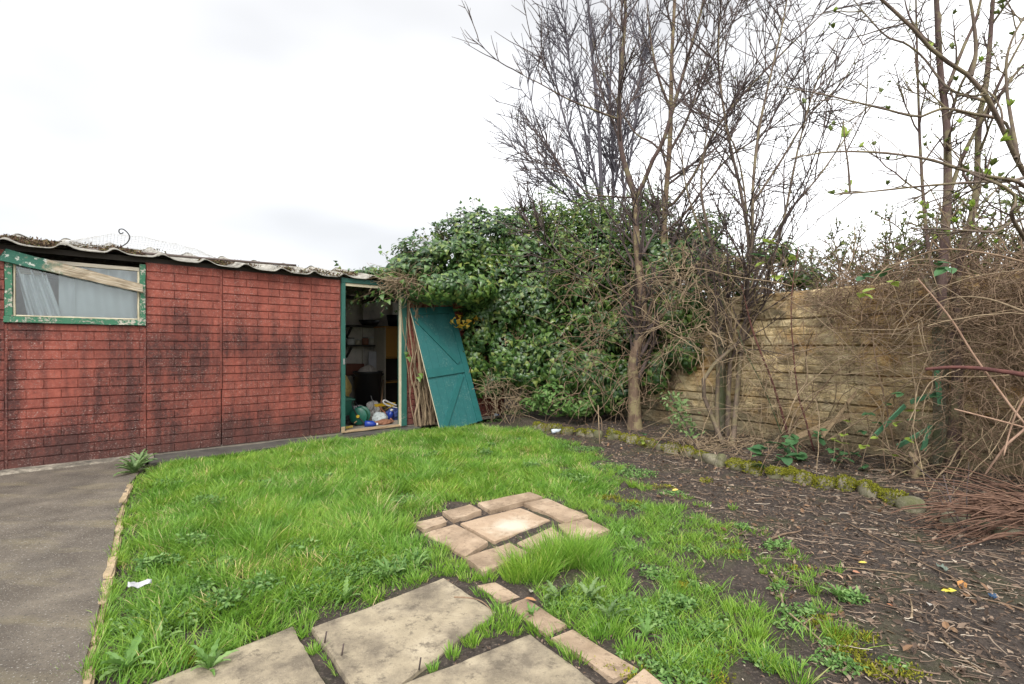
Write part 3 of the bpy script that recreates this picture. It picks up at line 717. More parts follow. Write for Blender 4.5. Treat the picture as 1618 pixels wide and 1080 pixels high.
cloth('gathered_curtain', lambda U, V: np.stack([-3.15 + .19 * U + .13 * (1 - V) * (.55 + .5 * U) - .03 * V, .075 + .034 * np.sin(U * 17 + V * 3) + .016 * np.sin(U * 41 + V * 2), 1.49 + .56 * V + .03 * U * V], -1), 70, 20, MAT['net'], 'crumpled white net curtain gathered aside at the left of the shed window', 'curtain')
bevbox('window_batten', -3.16, -2.95, .05, .075, 1.92, 1.965, MAT['greywood'], wd)
# loose board across the window
a, b = SW(-3.265, -.048, 2.075), SW(-2.18, -.062, 1.835); dx = unit(b - a); ny = -SN; zz = np.cross(dx, -ny); L_ = np.linalg.norm(b - a)
o = link('loose_board', bevmesh('loose_board', [(0, -.012, -.058), (L_, -.012, -.042), (L_, .012, -.042), (0, .012, -.058), (0.03, -.012, .066), (L_ - .02, -.012, .044), (L_ - .02, .012, .044), (0.03, .012, .066)], MAT['oldboard'], bev=.003, cuts=14, jit=.003))
o.matrix_world = Matrix(((dx[0], -ny[0], zz[0], a[0]), (dx[1], -ny[1], zz[1], a[1]), (dx[2], -ny[2], zz[2], a[2]), (0, 0, 0, 1)))
tag(o, 'rotten board, half green paint half bare wood, hanging slantwise across the shed window', 'board')
# things on the roof
g = Geo(); pth = np.array([SW(*SPX(u, v, y)) for u, v, y in ((108, 391, .30), (230, 400, .12), (350, 410, .05), (468, 419, -.02))])
V, Fc, R = tubes(smooth(pth, 20)[None], np.full((1, 20), .014), 8, cap=True); tag(g.add(V, Fc, R).build('metal_pole', plain('rusty_pole', (.09, .065, .055), .6), smooth=True), 'thin rusty metal pole lying along the shed roof edge', 'pole')
hk = smooth([SW(*SPX(u, v, .12)) for u, v in ((183, 392), (192, 389), (201, 383), (205, 375), (202, 368), (195, 362), (189, 362), (188, 366), (191, 369), (195, 367))], 40)
V, Fc, R = tubes(hk[None], np.full((1, 40), .006), 6, cap=True); tag(Geo().add(V, Fc, R).build('iron_hook', plain('black_iron', (.03, .028, .027), .5), smooth=True), 'curled black iron hook standing up from the shed roof', 'hook')
def netting():
    U, W = np.meshgrid(np.linspace(0, 1, 46), np.linspace(0, 1, 18)); x = -2.85 + 1.45 * U; y = .18 + .75 * W
    z = roof_z(x, y) * 0 + 2.17 + (y + .1) * .2 + .05 + .13 * np.sin(np.pi * W) * np.clip(np.sin(np.pi * U) * 1.3, 0, 1) * (.55 + .9 * fbm(U * 4, W * 2, 3, 70))
    i = (np.arange(17)[:, None] * 46 + np.arange(45)[None]).ravel()
    o = Geo().add(np.stack([x, y, z], -1).reshape(-1, 3), np.stack([i, i + 1, i + 47, i + 46], 1)).build('wire_netting', plain('pale_wire', (.55, .55, .54), .5))
    md = o.modifiers.new('wire', 'WIREFRAME'); md.thickness = .0030; md.use_even_offset = False
    o.location = SH0; o.rotation_euler = (0, 0, SHT); tag(o, 'crumpled pale wire netting lying on the shed roof', 'netting')
netting()

# ------------------------------------------------------------------ the fallen door
def old_door():
    BL = np.array([-1.02, 7.14, .0]); TL = np.array([-1.515, 7.40, 1.80]); L = np.linalg.norm(TL - BL); l = (TL - BL) / L
    w_ = np.array([.72, .694, 0]); w_ = unit(w_ - (w_ @ l) * l); n = np.cross(w_, l); W = .79
    t = thing('leaning_door', 'teal painted ledged plank door off its hinges, leaning on the shed', 'door')
    t.matrix_world = Matrix(((w_[0], l[0], n[0], BL[0]), (w_[1], l[1], n[1], BL[1]), (w_[2], l[2], n[2], BL[2]), (0, 0, 0, 1)))
    nb = 6; pw = W / nb
    for k in range(nb): bevbox('plank', k * pw + .0015, (k + 1) * pw - .0015, random.uniform(-.004, .004), L, -.020, .0, MAT['teal'], t, bev=.004)
    bevbox('top_ledge', .0, W, L - .115, L - .005, .0015, .022, MAT['teal_dark'], t, bev=.003)
    bevbox('middle_ledge', .0, W - .105, .80, .93, .0015, .022, MAT['teal_dark'], t, bev=.003)
    bevbox('stile', W - .10, W, .01, L - .118, .0015, .022, MAT['teal_dark'], t, bev=.003)
    for a, b in (((.035, L - .15), (W - .16, .965)), ((W - .17, .765), (.06, .03))):
        beam('brace', (*a, .0105), (*b, .0105), .085, .018, MAT['teal_dark'], t, bev=.003)
    bevbox('edge_strip', -.0065, -.001, .0, L - .01, -.018, -.006, MAT['cream'], t, bev=.001)
    for y in (.86, L - .06):
        for x in (.1, .36, .6):
            V, Fc, R = tubes(np.array([[x, y, .0225], [x, y, .0255]])[None], np.full((1, 2), .007), 8, cap=True); Geo().add(V, Fc, R).build('nail_head', MAT['teal_dark'], t)
old_door()

# ------------------------------------------------------------------ things inside the shed
def lathe(prof, n=20):
    p = np.array(prof, float); a = np.arange(n) / n * 2 * np.pi
    V = np.stack([p[:, None, 0] * np.cos(a), p[:, None, 0] * np.sin(a), np.broadcast_to(p[:, None, 1], (len(p), n))], -1).reshape(-1, 3)
    i = (np.arange(len(p) - 1)[:, None] * n); k = np.arange(n)[None]; k2 = (k + 1) % n
    return V, np.stack([i + k, i + k2, i + n + k2, i + n + k], -1).reshape(-1, 4)
def at_shed(o, p, rz=0.0):
    o.location = SW(*p); o.rotation_euler = (0, 0, SHT + rz); return o
black = plain('black_plastic', (.012, .012, .013), .45, bump=.0005); white = plain('white_plastic', (.62, .62, .60), .5)
for z, nm in ((1.60, 'upper'), (1.235, 'lower')):
    s = bevbox('shelf', .1, 2.75, 2.13, 2.40, z, z + .03, MAT['darkwood'], shed)
    for x in (1.05, 2.1): beam('bracket', (x, 2.15, z - .015), (x, 2.39, z - .20), .03, .03, MAT['darkwood'], shed, up=(1, 0, 0))
sp = [(1.08, .075, .13, 'white plastic tub at the left end of the lower shelf', (.55, .55, .53)), (1.22, .05, .10, 'cream jar next to the white tub on the lower shelf', (.55, .48, .36)),
      (1.36, .06, .14, 'rust brown paint tin on the lower shelf', (.30, .13, .08)), (1.49, .045, .15, 'tall pale bottle on the lower shelf', (.58, .55, .48)),
      (1.60, .05, .12, 'orange lidded jar on the lower shelf', (.42, .22, .10)), (1.75, .075, .14, 'silver paint can at the right of the shelf jars', (.5, .5, .5))]
for x, r, h, lab, c in sp:
    t = thing('storage_jar', lab, 'jar', SW(x, 2.25, 1.266), SHT, 'jars and tins on the lower shelf'); mt = plain('jar_' + lab.split()[0], c, .5)
    V, Q = lathe([(0, 0), (r, 0), (r, h * .8), (r * .8, h * .86), (r * .8, h * .9)]); Geo().add(V, Q).build('body', mt, t, True)
    V, Q = lathe([(r * .86, h * .88), (r * .86, h), (0, h)]); Geo().add(V, Q).build('lid', white if r < .055 else MAT['darkwood'], t)
for x, rr, h, lab in ((1.95, .14, .22, 'dark round hanging basket on the upper shelf'), (1.45, .2, .1, 'low dark tray of tools on the upper shelf')):
    V, Q = lathe([(0, 0), (rr * .7, 0), (rr, h), (rr * .93, h), (rr * .65, .02), (0, .02)]); tag(at_shed(Geo().add(V, Q).build('storage_bowl', black, None, True), (x, 2.26, 1.632)), lab, 'container')
# bin
P = SPX(581, 600, 1.55)
t = thing('black_bin', 'open black plastic bin filled with junk inside the shed', 'bin', SW(P[0], 1.55, .062), SHT + .2)
V, Q = lathe([(0, 0), (.20, 0), (.235, .70), (.255, .71), (.255, .74), (.225, .74), (.19, .04)], 24); Geo().add(V, Q).build('body', black, t, True)
for sx in (-1, 1):
    hp = smooth([(sx * .25, -.07, .66), (sx * .30, -.05, .68), (sx * .30, .05, .68), (sx * .25, .07, .66)], 12); V, Fc, R = tubes(hp[None], np.full((1, 12), .012), 6); Geo().add(V, Fc, R).build('handle', black, t)
def crumple(name, c, s, mat, label, cat, seed):
    r = np.random.default_rng(seed); bm = bmesh.new(); bmesh.ops.create_icosphere(bm, subdivisions=4, radius=1)
    ph = r.uniform(0, 6, (6, 3)); kk = r.normal(0, 3, (6, 3))
    for v in bm.verts:
        q = np.array(v.co); d = sum(abs(math.sin(float(kk[i] @ q) + ph[i][0])) for i in range(6)) / 6
        v.co = Vector(q * np.array(s) * (.62 + .55 * d))
        if v.co.z < -s[2] * .6: v.co.z = -s[2] * .6
    me = bpy.data.meshes.new(name); bm.to_mesh(me); bm.free(); me.materials.append(mat)
    return tag(at_shed(link(name, me), (c[0], c[1], c[2] + s[2] * .6)), label, cat)
crumple('rag_bundle', (P[0], 1.53, .70), (.17, .15, .13), plain('grey_rag', (.30, .27, .24), .9), 'bundle of grey rags on top of the black bin', 'bundle', 3)
P = SPX(548, 612, 1.5); crumple('paper_sack', (P[0], 1.75, .34), (.17, .14, .26), plain('yellow_sack', (.55, .38, .12), .7), 'yellow and white paper sack behind the door jamb', 'sack', 4)
P = SPX(546, 592, 2.0); o = bevbox('brown_box', -.2, .2, -.15, .15, 0, .2, plain('brown_card', (.14, .05, .03), .8)); tag(at_shed(o, (P[0] + .1, 2.05, .72), .3), 'dark red brown box propped above the sack', 'box')
o = bevbox('crate_stack', -.25, .25, -.2, .2, 0, .655, plain('pale_crate', (.25, .23, .2), .8), cuts=2); tag(at_shed(o, (P[0] + .1, 2.1, .062)), 'dusty pale crate at the back under the brown box', 'crate')
# cabinet
P = SPX(608, 560, 1.75); t = thing('wooden_cabinet', 'tall orange wooden cabinet with open lower shelves inside the shed', 'cabinet', SW(P[0], 1.75, .062), SHT)
om = plain('orange_wood', (.42, .21, .045), .5, .2, 6, stretch=(12, 12, 1))
for a in ((0, .02, 0, .45, 0, 1.52), (.58, .60, 0, .45, 0, 1.52)): bevbox('side', *a, plain('cabinet_side', (.45, .40, .32), .6), t)
bevbox('top', -.01, .61, -.01, .46, 1.521, 1.545, om, t); bevbox('cabinet_door', .022, .578, -.012, .008, .98, 1.515, om, t)
for z in (.02, .50, .95): bevbox('shelf', .021, .579, .01, .44, z, z + .018, om, t)
bevbox('cabinet_back', .021, .579, .43, .448, .04, 1.5, MAT['darkwood'], t)
bevbox('cupboard_panel', -.17, -.02, .30, .33, .0, 1.08, plain('white_board', (.40, .40, .42), .6), t)
# floor clutter
P = SPX(546, 628, .75); t = thing('green_tub', 'dark green plastic crate with sloping lid at the left of the doorway', 'tub', SW(P[0] - .12, .75, .062), SHT - .2); gp = plain('green_plastic', (.010, .10, .065), .4)
V = box8(-.2, .2, -.18, .18, 0, .36); V[:4, :2] *= .85; link('body', bevmesh('body', V, gp, bev=.01), t)
V = box8(-.215, .215, -.195, .195, .362, .40); V[5:7, 2] += -.02; V[4] += [0, 0, .05]; V[7] += [0, 0, .06]; link('lid', bevmesh('lid', V, gp, bev=.008), t)
P = SPX(567, 655, .42); t = thing('hose_reel', 'dark green garden hose wound on a reel on the shed floor', 'hose reel', SW(P[0] + .02, .42, .062), SHT + .9); t.scale = (.82, .82, .82)
for sx in (-1, 1):
    V, Q = lathe([(.02, -.012), (.15, -.012), (.16, 0), (.15, .012), (.02, .012)], 24); V = V[:, [2, 0, 1]] + [sx * .12, 0, .17]; Geo().add(V, Q).build('flange', gp, t, True)
    hp = smooth([(sx * .14, -.16, 0), (sx * .14, 0, .17), (sx * .14, .1, .36), (sx * .05, .12, .42), (0, .12, .425)], 20); V, Fc, R = tubes(hp[None], np.full((1, 20), .011), 8); Geo().add(V, Fc, R).build('frame_tube', black, t, True)
aa = np.linspace(0, 2 * np.pi * 9, 260); hs = np.stack([.1 * np.cos(aa / 9 * 1.5), (.10 + .02 * np.sin(aa / 4)) * np.cos(aa), .17 + (.10 + .02 * np.sin(aa / 4)) * np.sin(aa)], 1)
V, Fc, R = tubes(hs[None], np.full((1, 260), .010), 6); Geo().add(V, Fc, R).build('hose', plain('hose_green', (.015, .11, .05), .35), t, True)
V, Q = lathe([(0, 0), (.028, 0), (.028, .03), (0, .03)], 12); Geo().add(V[:, [2, 0, 1]] + [-.165, 0, .17], Q).build('hub_cap', plain('yellow_plastic', (.6, .42, .04), .4), t)
def bottle(name, p, r, h, mat, capmat, label, lie=0.0, rz=0.0):
    t = thing(name, label, 'bottle', SW(*p), 0); t.rotation_euler = (lie, 0, SHT + rz)
    V, Q = lathe([(0, 0), (r, .004), (r, h * .62), (r * .8, h * .72), (r * .35, h * .84), (r * .35, h * .9)], 18); Geo().add(V, Q).build('body', mat, t, True)
    V, Q = lathe([(r * .42, h * .88), (r * .42, h), (0, h)], 14); Geo().add(V, Q).build('cap', capmat, t)
    return t
blue = plain('blue_plastic', (.010, .035, .25), .4); P = SPX(583, 666, .16)
bottle('blue_bottle', (P[0] - .05, .20, .105), .045, .19, blue, white, 'bright blue plastic bottle lying just inside the shed doorway', math.radians(96), math.radians(75))
P = SPX(615, 652, .5); bottle('blue_spray_bottle', (P[0] + .02, .55, .062), .05, .19, blue, white, 'dark blue bottle standing by the right door post inside', math.radians(20), .3)
P = SPX(612, 645, .9); o = bevbox('yellow_spirit_level', -.2, .2, -.012, .012, 0, .045, plain('yellow_metal', (.62, .40, .02), .4)); tag(at_shed(o, (P[0] - .05, .9, .25), .1), 'yellow spirit level lying across the clutter in the shed', 'level')
P = SPX(549, 667, .2); o = bevbox('yellow_trowel_handle', -.12, .09, -.014, .014, 0, .028, plain('ochre_wood', (.55, .40, .08), .6)); tag(at_shed(o, (P[0], .2, .066), .4), 'ochre wooden handle on the floor by the left door jamb', 'handle')
def rod(name, a, b, r, mat, label, cat):
    V, Fc, R = tubes(np.stack([a, (np.asarray(a) + b) / 2, b])[None], np.full((1, 3), r), 8, cap=True)
    return tag(Geo().add(V, Fc, R).build(name, mat, None, True), label, cat)
rod('broom_handle', SW(*SPX(598, 641, .9)), SW(*SPX(624, 668, .35)), .012, plain('reddish_wood', (.28, .12, .07), .6), 'reddish wooden broom handle lying aslant over the clutter', 'broom handle')
rod('grey_rod', SW(*SPX(592, 642, .75)), SW(*SPX(574, 664, .40)), .010, plain('grey_metal', (.4, .4, .38), .4, metal=.5), 'grey metal rod propped against the hose reel', 'rod')
for k, (a, b, ra, c, lab) in enumerate((((560, 668, .3), (590, 645, .8), .009, (.30, .20, .10), 'straight wooden cane crossing the hose reel'), ((604, 650, .9), (622, 640, .5), .012, (.35, .24, .05), 'short yellowish stick behind the white strap'), ((596, 668, .22), (620, 672, .2), .014, (.16, .08, .05), 'brown stick lying along the threshold'), ((586, 625, 1.0), (600, 668, .35), .007, (.25, .25, .25), 'thin grey rod leaning in front of the black bin'), ((606, 600, 1.5), (600, 664, .6), .012, (.22, .13, .07), 'brown tool handle leaning on the cabinet'))):
    rod('clutter_stick', SW(*SPX(*a)), SW(*SPX(*b)), ra, plain('stick_%d' % k, c, .6), lab, 'stick')
lp = smooth([SW(*SPX(u, v, .7)) for u, v in ((626, 640), (616, 636), (607, 632), (606, 636), (612, 640), (622, 643), (627, 644))], 30)
V, Fc, R = tubes(lp[None], np.full((1, 30), .014), 6); tag(Geo().add(V, Fc, R).build('white_strap', white, None, True), 'loop of white strap hanging over the clutter in the doorway', 'strap')
for k, (u, v, y, s, c, lab) in enumerate(((566, 640, .95, (.16, .12, .14), (.40, .40, .40), 'grey white crumpled sheet piled behind the hose reel'), (600, 662, .45, (.12, .10, .10), (.36, .40, .40), 'pale crumpled bag beside the blue bottle'), (606, 668, .25, (.16, .09, .045), (.20, .09, .05), 'rusty brown rag on the shed floor by the threshold'), (590, 632, 1.2, (.14, .12, .16), (.55, .53, .5), 'white tub shaped bundle in front of the black bin'), (621, 660, .6, (.13, .1, .12), (.03, .05, .18), 'navy blue cloth heap beside the right door post'), (556, 655, .6, (.14, .12, .1), (.03, .03, .03), 'black heap of bags at the left of the hose reel'))):
    P = SPX(u, v, y); crumple('cloth_heap', (P[0], y, .062), s, plain('heap_%d' % k, c, .8), lab, 'heap', 40 + k)

# ================================================================== CONCRETE PANEL WALL
cw = thing('concrete_garden_wall', 'stained rock-faced concrete panel wall with posts along the flower bed', 'wall', CW0, CWT)
def rock_panel(s0, s1, z0, z1, seed):
    r = np.random.default_rng(seed); nx, nz = int((s1 - s0) / .015), 24; X, Z = np.meshgrid(np.linspace(s0, s1, nx), np.linspace(z0 + .002, z1 - .002, nz)); H = np.zeros_like(X)
    zz_ = (Z - z0) / (z1 - z0); cuts_ = [0] + sorted((np.array([.36, .68]) + r.normal(0, .04, 2)).tolist()) + [1]
    RN = np.full_like(X, .5); Z2 = zz_ + .10 * (fbm(X * 3.5, Z * 2, 3, seed + 7) - .5) + .03 * (fbm(X * 14, Z * 14, 2, seed + 8) - .5)
    for k in range(3):
        lo_, hi_ = (cuts_[k] if k else -1), (cuts_[k + 1] if k < 2 else 2); m_ = (Z2 >= lo_) & (Z2 < hi_); b = [s0 - r.uniform(0, .2)]
        while b[-1] < s1: b.append(b[-1] + r.uniform(.10, .38))
        b = np.array(b); Xw = X + .035 * (fbm(X * 6, Z * 9, 3, seed + k) - .5)
        i = np.clip(np.searchsorted(b, Xw, 'right') - 1, 0, len(b) - 2)
        ez = np.minimum(Z2 - lo_, hi_ - Z2) * (z1 - z0); ex = np.minimum(Xw - b[i], b[i + 1] - Xw)
        e = np.minimum(ez, ex); hh = r.uniform(.35, 1.5, len(b))[i]; sl = r.normal(0, .9, len(b))[i]; sx = r.normal(0, 1.2, len(b))[i]
        H = np.where(m_, .013 * hh * sstep(-.002, .010, e) * np.clip(1 + sl * (zz_ - .5) + sx * (Xw - b[i] - .12) * 2, .3, 1.9), H); RN = np.where(m_, r.random(len(b))[i], RN)
    H = H + .026 * (fbm(X * 11, Z * 18, 4, seed + 3) - .5) + .014 * np.abs(fbm(X * 22, Z * 30, 3, seed + 5) - .5)
    ed = np.minimum(Z - z0, z1 - Z); H = .006 + H * sstep(.0, .012, ed) - .022 * (1 - sstep(.002, .009, ed))
    V = np.stack([X, -.006 - H, Z], -1).reshape(-1, 3); i = (np.arange(nz - 1)[:, None] * nx + np.arange(nx - 1)[None]).ravel()
    bk = box8(s0, s1, 0, .04, z0 + .003, z1 - .003); ring = np.concatenate([np.arange(nx), np.arange(1, nz) * nx + nx - 1, (nz - 1) * nx + np.arange(nx - 1)[::-1], np.arange(1, nz - 1)[::-1] * nx])
    lo = V[ring].copy(); lo[:, 1] = .045 + .006 * (seed % 2); lo[:, 2] += np.where(lo[:, 2] > (z0 + z1) / 2, .012, -.012); k = np.arange(len(ring)); k2 = (k + 1) % len(ring); n = len(V)
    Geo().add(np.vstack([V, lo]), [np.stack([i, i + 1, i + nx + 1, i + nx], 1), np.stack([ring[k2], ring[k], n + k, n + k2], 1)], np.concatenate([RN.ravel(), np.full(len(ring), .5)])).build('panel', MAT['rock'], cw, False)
PO = [-6.69, -4.46, -2.23, 0.0, 2.23, 4.46, 6.69]
for k in range(len(PO) - 1):
    for j in range(6): rock_panel(PO[k] + .045, PO[k + 1] - .045, -.02 + .312 * j, -.02 + .312 * (j + 1), 100 + 10 * k + j)
for k, s in enumerate(PO): bevbox('post', s - .055, s + .055, -.075, .06, -.1, 1.90, MAT['post'], cw, bev=.01, cuts=8, jit=.003, seed=k)

# ================================================================== EDGING STONES
def edging():
    t = thing('bed_edging', 'row of low mossy stones edging the flower bed', ''); t.pop('category', None); t['kind'] = 'structure'
    pth = smooth(EDGE[:-1], 400); L = np.concatenate([[0], np.cumsum(np.linalg.norm(np.diff(pth, axis=0), axis=1))]); s = .05; k = 0; r = random.Random(4)
    while s < L[-1] - .2:
        ln = r.uniform(.09, .20); c = np.array([np.interp(s + ln / 2, L, pth[:, j]) for j in range(3)]); tn = unit(np.array([np.interp(s + ln, L, pth[:, j]) for j in range(3)]) - c)
        if r.random() < .93:
            q = np.random.default_rng(k); bm = bmesh.new(); bmesh.ops.create_icosphere(bm, subdivisions=3, radius=1); kk = q.normal(0, 2.2, (5, 3)); ph = q.uniform(0, 6, 5)
            sz = np.array([ln * .55, r.uniform(.055, .085), r.uniform(.055, .085)]); nn = np.array([-tn[1], tn[0], 0])
            for v in bm.verts:
                a = np.array(v.co); a = np.sign(a) * np.abs(a) ** .75; a = a * (1 + .13 * sum(math.sin(float(kk[i] @ a) + ph[i]) for i in range(5)) / 2) * sz; v.co = Vector(a[0] * tn + a[1] * nn + [0, 0, a[2]])
            me = bpy.data.meshes.new('stone'); bm.to_mesh(me); bm.free(); me.materials.append(MAT['stone']); me.polygons.foreach_set('use_smooth', np.ones(len(me.polygons), bool))
            o = link('stone', me, t); o.location = (c[0] + r.uniform(-.02, .02), c[1] + r.uniform(-.02, .02), r.uniform(.01, .035))
            u_ = U0 + F * c[0] / c[1]; mossy = 0.85 if u_ < 1430 else .3
            if r.random() < mossy:
                N = 1500 if c[1] < 5 else 900; vv = np.array([v.co for v in me.vertices]); vn = np.array([v.normal for v in me.vertices])
                i = q.integers(0, len(vv), N * 3); wgt = vn[i, 2] + .5 * (fbm(vv[i, 0] * 18 + k, vv[i, 1] * 18, 2, k) - .5); i = i[wgt > (-.15 if r.random() < .6 else .3)][:N]
                if len(i) > 20:
                    pp = vv[i] + q.normal(0, .006, (len(i), 3)); h = q.uniform(.008, .022, len(i))
                    leaves(*DIA, pp, q.normal(size=(len(i), 3)), h, q, updir=vn[i] + q.normal(0, .5, (len(i), 3)), rnd=np.clip(q.normal(.55, .25, len(i)), 0, 1)).build('moss', MAT['moss'], o)['kind'] = 'stuff'
        s += ln + r.uniform(.0, .05); k += 1
edging()
# ================================================================== TREES
def stem_paths(stems, n=26):
    P, R = [], []
    for pts, r0, r1 in stems:
        q = np.array([PX(*a) if a[2] > 0 else GP(a[0], a[1], .08) for a in pts]); P.append(smooth(q, n))
        tt = np.linspace(0, 1, n); R.append(r0 * (1 - tt) ** .8 + r1)
    return np.array(P), np.array(R)
def tree(name, label, cat, stems, mat, levels, seed, flare=None, rough=.06, twigmat=None, sides=9, group=None, twig_sides=3, limbmat=None):
    r = np.random.default_rng(seed); P, R = stem_paths(stems)
    if flare is not None:
        for k in range(len(P)):
            if stems[k][0][0][2] <= 0 or P[k, 0, 2] < .4: R[k] = R[k] * (1 + flare * np.exp(-np.linspace(0, 26, 26) / 2.2))
    base = P[0, 0]; t = thing(name, label, cat, base, 0, group)
    for k in range(len(P)):
        V, Fc, rr = tubes((P[k] - base)[None], R[k][None], sides, r, rough); Geo().add(V, Fc, rr).build('trunk' if k == 0 else 'limb', (limbmat or mat) if k > 1 else mat, t, True)
    g = Geo(); pp, pr = P, R; tips = []
    for L in levels:
        src = L.get('src', None); a, b = (pp, pr) if src is None else (P, R)
        kw = {k: v for k, v in L.items() if k != 'src'}
        pp, pr = spawn(a, b, rng=r, **kw)
        V, Fc, rr = tubes(pp - base, pr, twig_sides if pr.max() < .012 else 5, r); g.add(V, Fc, rr); tips.append(pp)
    if levels: g.build('crown', twigmat or mat, t, True)
    return t, P, tips
def lv(per, t0, t1, ang, lo, hi, P, wander, up, rfac, rmin, **k):
    return dict(per=per, t0=t0, t1=t1, ang=ang, lo=lo, hi=hi, P=P, wander=wander, up=up, rfac=rfac, rmin=rmin, **k)
def buds(t, tips, n, size, mat, name, seed, tmpl=DIA, at=(.25, 1.0)):
    r = np.random.default_rng(seed); base = np.array(t.location); pos = []
    pp = np.concatenate([q[:, [0, len(q[0]) // 2, -1]] for q in tips]); i = r.integers(0, len(pp), n); f = r.uniform(*at, n)[:, None]
    pos = np.where(f < .5, pp[i, 0] * (1 - 2 * f) + pp[i, 1] * 2 * f, pp[i, 1] * (2 - 2 * f) + pp[i, 2] * (2 * f - 1)) - base
    o = leaves(*tmpl, pos, r.normal(size=(n, 3)), r.uniform(*size, n), r, updir=r.normal(size=(n, 3)) + [0, 0, .8]).build(name, mat, t); o['kind'] = 'stuff'

# main two-stemmed tree in front of the ivy
YA = 6.85
tA, PA, tipA = tree('bare_tree', 'tall bare brown tree with forked trunk in front of the ivy', 'tree', [
    ([(1003, 694, 6.85), (1002, 626, YA), (1000, 577, YA), (1007, 545, YA), (1014, 521, YA), (1016, 485, YA), (1011, 433, YA), (1006, 380, YA), (1004, 311, YA)], .050, .034),
    ([(1002, 590, YA), (1013, 548, YA + .05), (1026, 496, YA + .15), (1038, 455, YA + .2), (1046, 412, YA + .25), (1052, 311, YA + .3), (1058, 233, YA + .3), (1060, 155, YA + .3), (1062, 78, YA + .3), (1066, 0, YA + .3), (1072, -160, YA + .3)], .042, .009),
    ([(1004, 316, YA), (991, 272, YA), (981, 233, YA), (978, 175, YA - .05), (980, 128, YA - .05), (986, 58, YA - .1), (988, 0, YA - .1), (980, -150, YA - .1)], .030, .008),
    ([(1004, 313, YA), (1017, 288, YA - .05), (1033, 249, YA - .1), (1048, 222, YA - .15), (1068, 155, YA - .2), (1090, 80, YA - .2), (1112, 0, YA - .2), (1130, -90, YA - .2)], .024, .008),
    ([(974, 187, YA - .05), (935, 172, YA - .2), (897, 156, YA - .3), (850, 130, YA - .4), (832, 122, YA - .45), (815, 108, YA - .5)], .012, .003),
    ([(1003, 312, YA), (965, 310, YA - .2), (930, 305, YA - .3), (900, 280, YA - .4), (880, 270, YA - .45), (860, 264, YA - .5)], .010, .003),
    ([(1060, 175, YA + .3), (1040, 120, YA + .2), (1028, 60, YA + .2), (1020, -20, YA + .2)], .016, .004),
    ([(1058, 240, YA + .3), (1085, 190, YA + .3), (1110, 120, YA + .4), (1150, 50, YA + .5), (1180, -20, YA + .5)], .016, .004),
    ([(1050, 330, YA + .25), (1070, 315, YA + .2), (1103, 264, YA + .1), (1125, 215, YA), (1160, 165, YA - .1), (1210, 110, YA - .1), (1290, 30, YA - .1), (1330, -10, YA - .1)], .019, .004),
    ([(1048, 370, YA + .2), (1080, 340, YA), (1110, 300, YA - .1), (1150, 250, YA - .2), (1200, 215, YA - .2), (1270, 160, YA - .2), (1340, 90, YA - .2)], .013, .003),
    ([(1056, 250, YA + .3), (1030, 225, YA + .4), (1000, 205, YA + .5), (960, 130, YA + .6), (935, 60, YA + .6)], .012, .003),
    ([(1014, 500, YA), (985, 470, YA - .2), (950, 450, YA - .35), (915, 425, YA - .5), (880, 400, YA - .6), (845, 370, YA - .7)], .010, .003),
], MAT['bark_a'], [lv(10, .2, .97, 36, .45, 1.3, 10, .055, .06, .45, .0035, bias=(.16, 0, .1)), lv(5, .15, .95, 34, .35, 1.0, 7, .07, .04, .5, .0028), lv(2, .2, .95, 38, .15, .45, 5, .10, .03, .5, .0024)], 21, flare=.45, rough=.05, twigmat=MAT['bark_c'], limbmat=MAT['bark_f'])
buds(tA, tipA[1:], 900, (.012, .03), MAT['budgreen'], 'bud_clusters', 5)
# far tree behind the ivy, its haze tinted into the bark
YC = 10.5
tree('slender_tree', 'haze-grey many-stemmed bare tree with fine upright twigs far behind the ivy', 'tree', [
    ([(958, 470, YC), (955, 390, YC), (950, 300, YC), (946, 194, YC), (936, 90, YC), (926, -40, YC), (920, -120, YC)], .05, .008),
    ([(964, 440, YC), (968, 360, YC + .2), (968, 250, YC + .3), (964, 150, YC + .3), (966, 60, YC + .3), (960, -100, YC + .3)], .035, .006),
    ([(954, 420, YC), (935, 330, YC), (915, 260, YC - .1), (890, 180, YC - .2), (870, 90, YC - .2), (850, 10, YC - .2)], .03, .005),
    ([(952, 400, YC), (925, 330, YC + .2), (895, 280, YC + .3), (865, 230, YC + .3), (842, 170, YC + .3), (830, 110, YC + .3)], .024, .005),
    ([(966, 400, YC), (985, 310, YC - .1), (1000, 220, YC - .1), (1010, 120, YC - .1), (1020, 0, YC - .1)], .028, .005),
    ([(950, 380, YC), (915, 330, YC + .1), (875, 290, YC + .1), (850, 270, YC + .1), (828, 230, YC + .1)], .018, .004),
    ([(952, 330, YC), (930, 230, YC + .3), (905, 130, YC + .3), (893, 40, YC + .3), (888, -40, YC + .3)], .024, .005),
    ([(960, 350, YC), (980, 250, YC + .4), (1000, 140, YC + .4), (1035, 40, YC + .4), (1060, -30, YC + .4)], .022, .005)],
    MAT['bark_haze'], [lv(19, .15, .98, 26, .6, 1.45, 9, .05, .05, .4, .0055), lv(5, .1, .98, 32, .35, 1.0, 6, .08, .03, .5, .0042), lv(2, .1, .98, 36, .15, .5, 4, .10, .02, .5, .0036)], 22, sides=7)
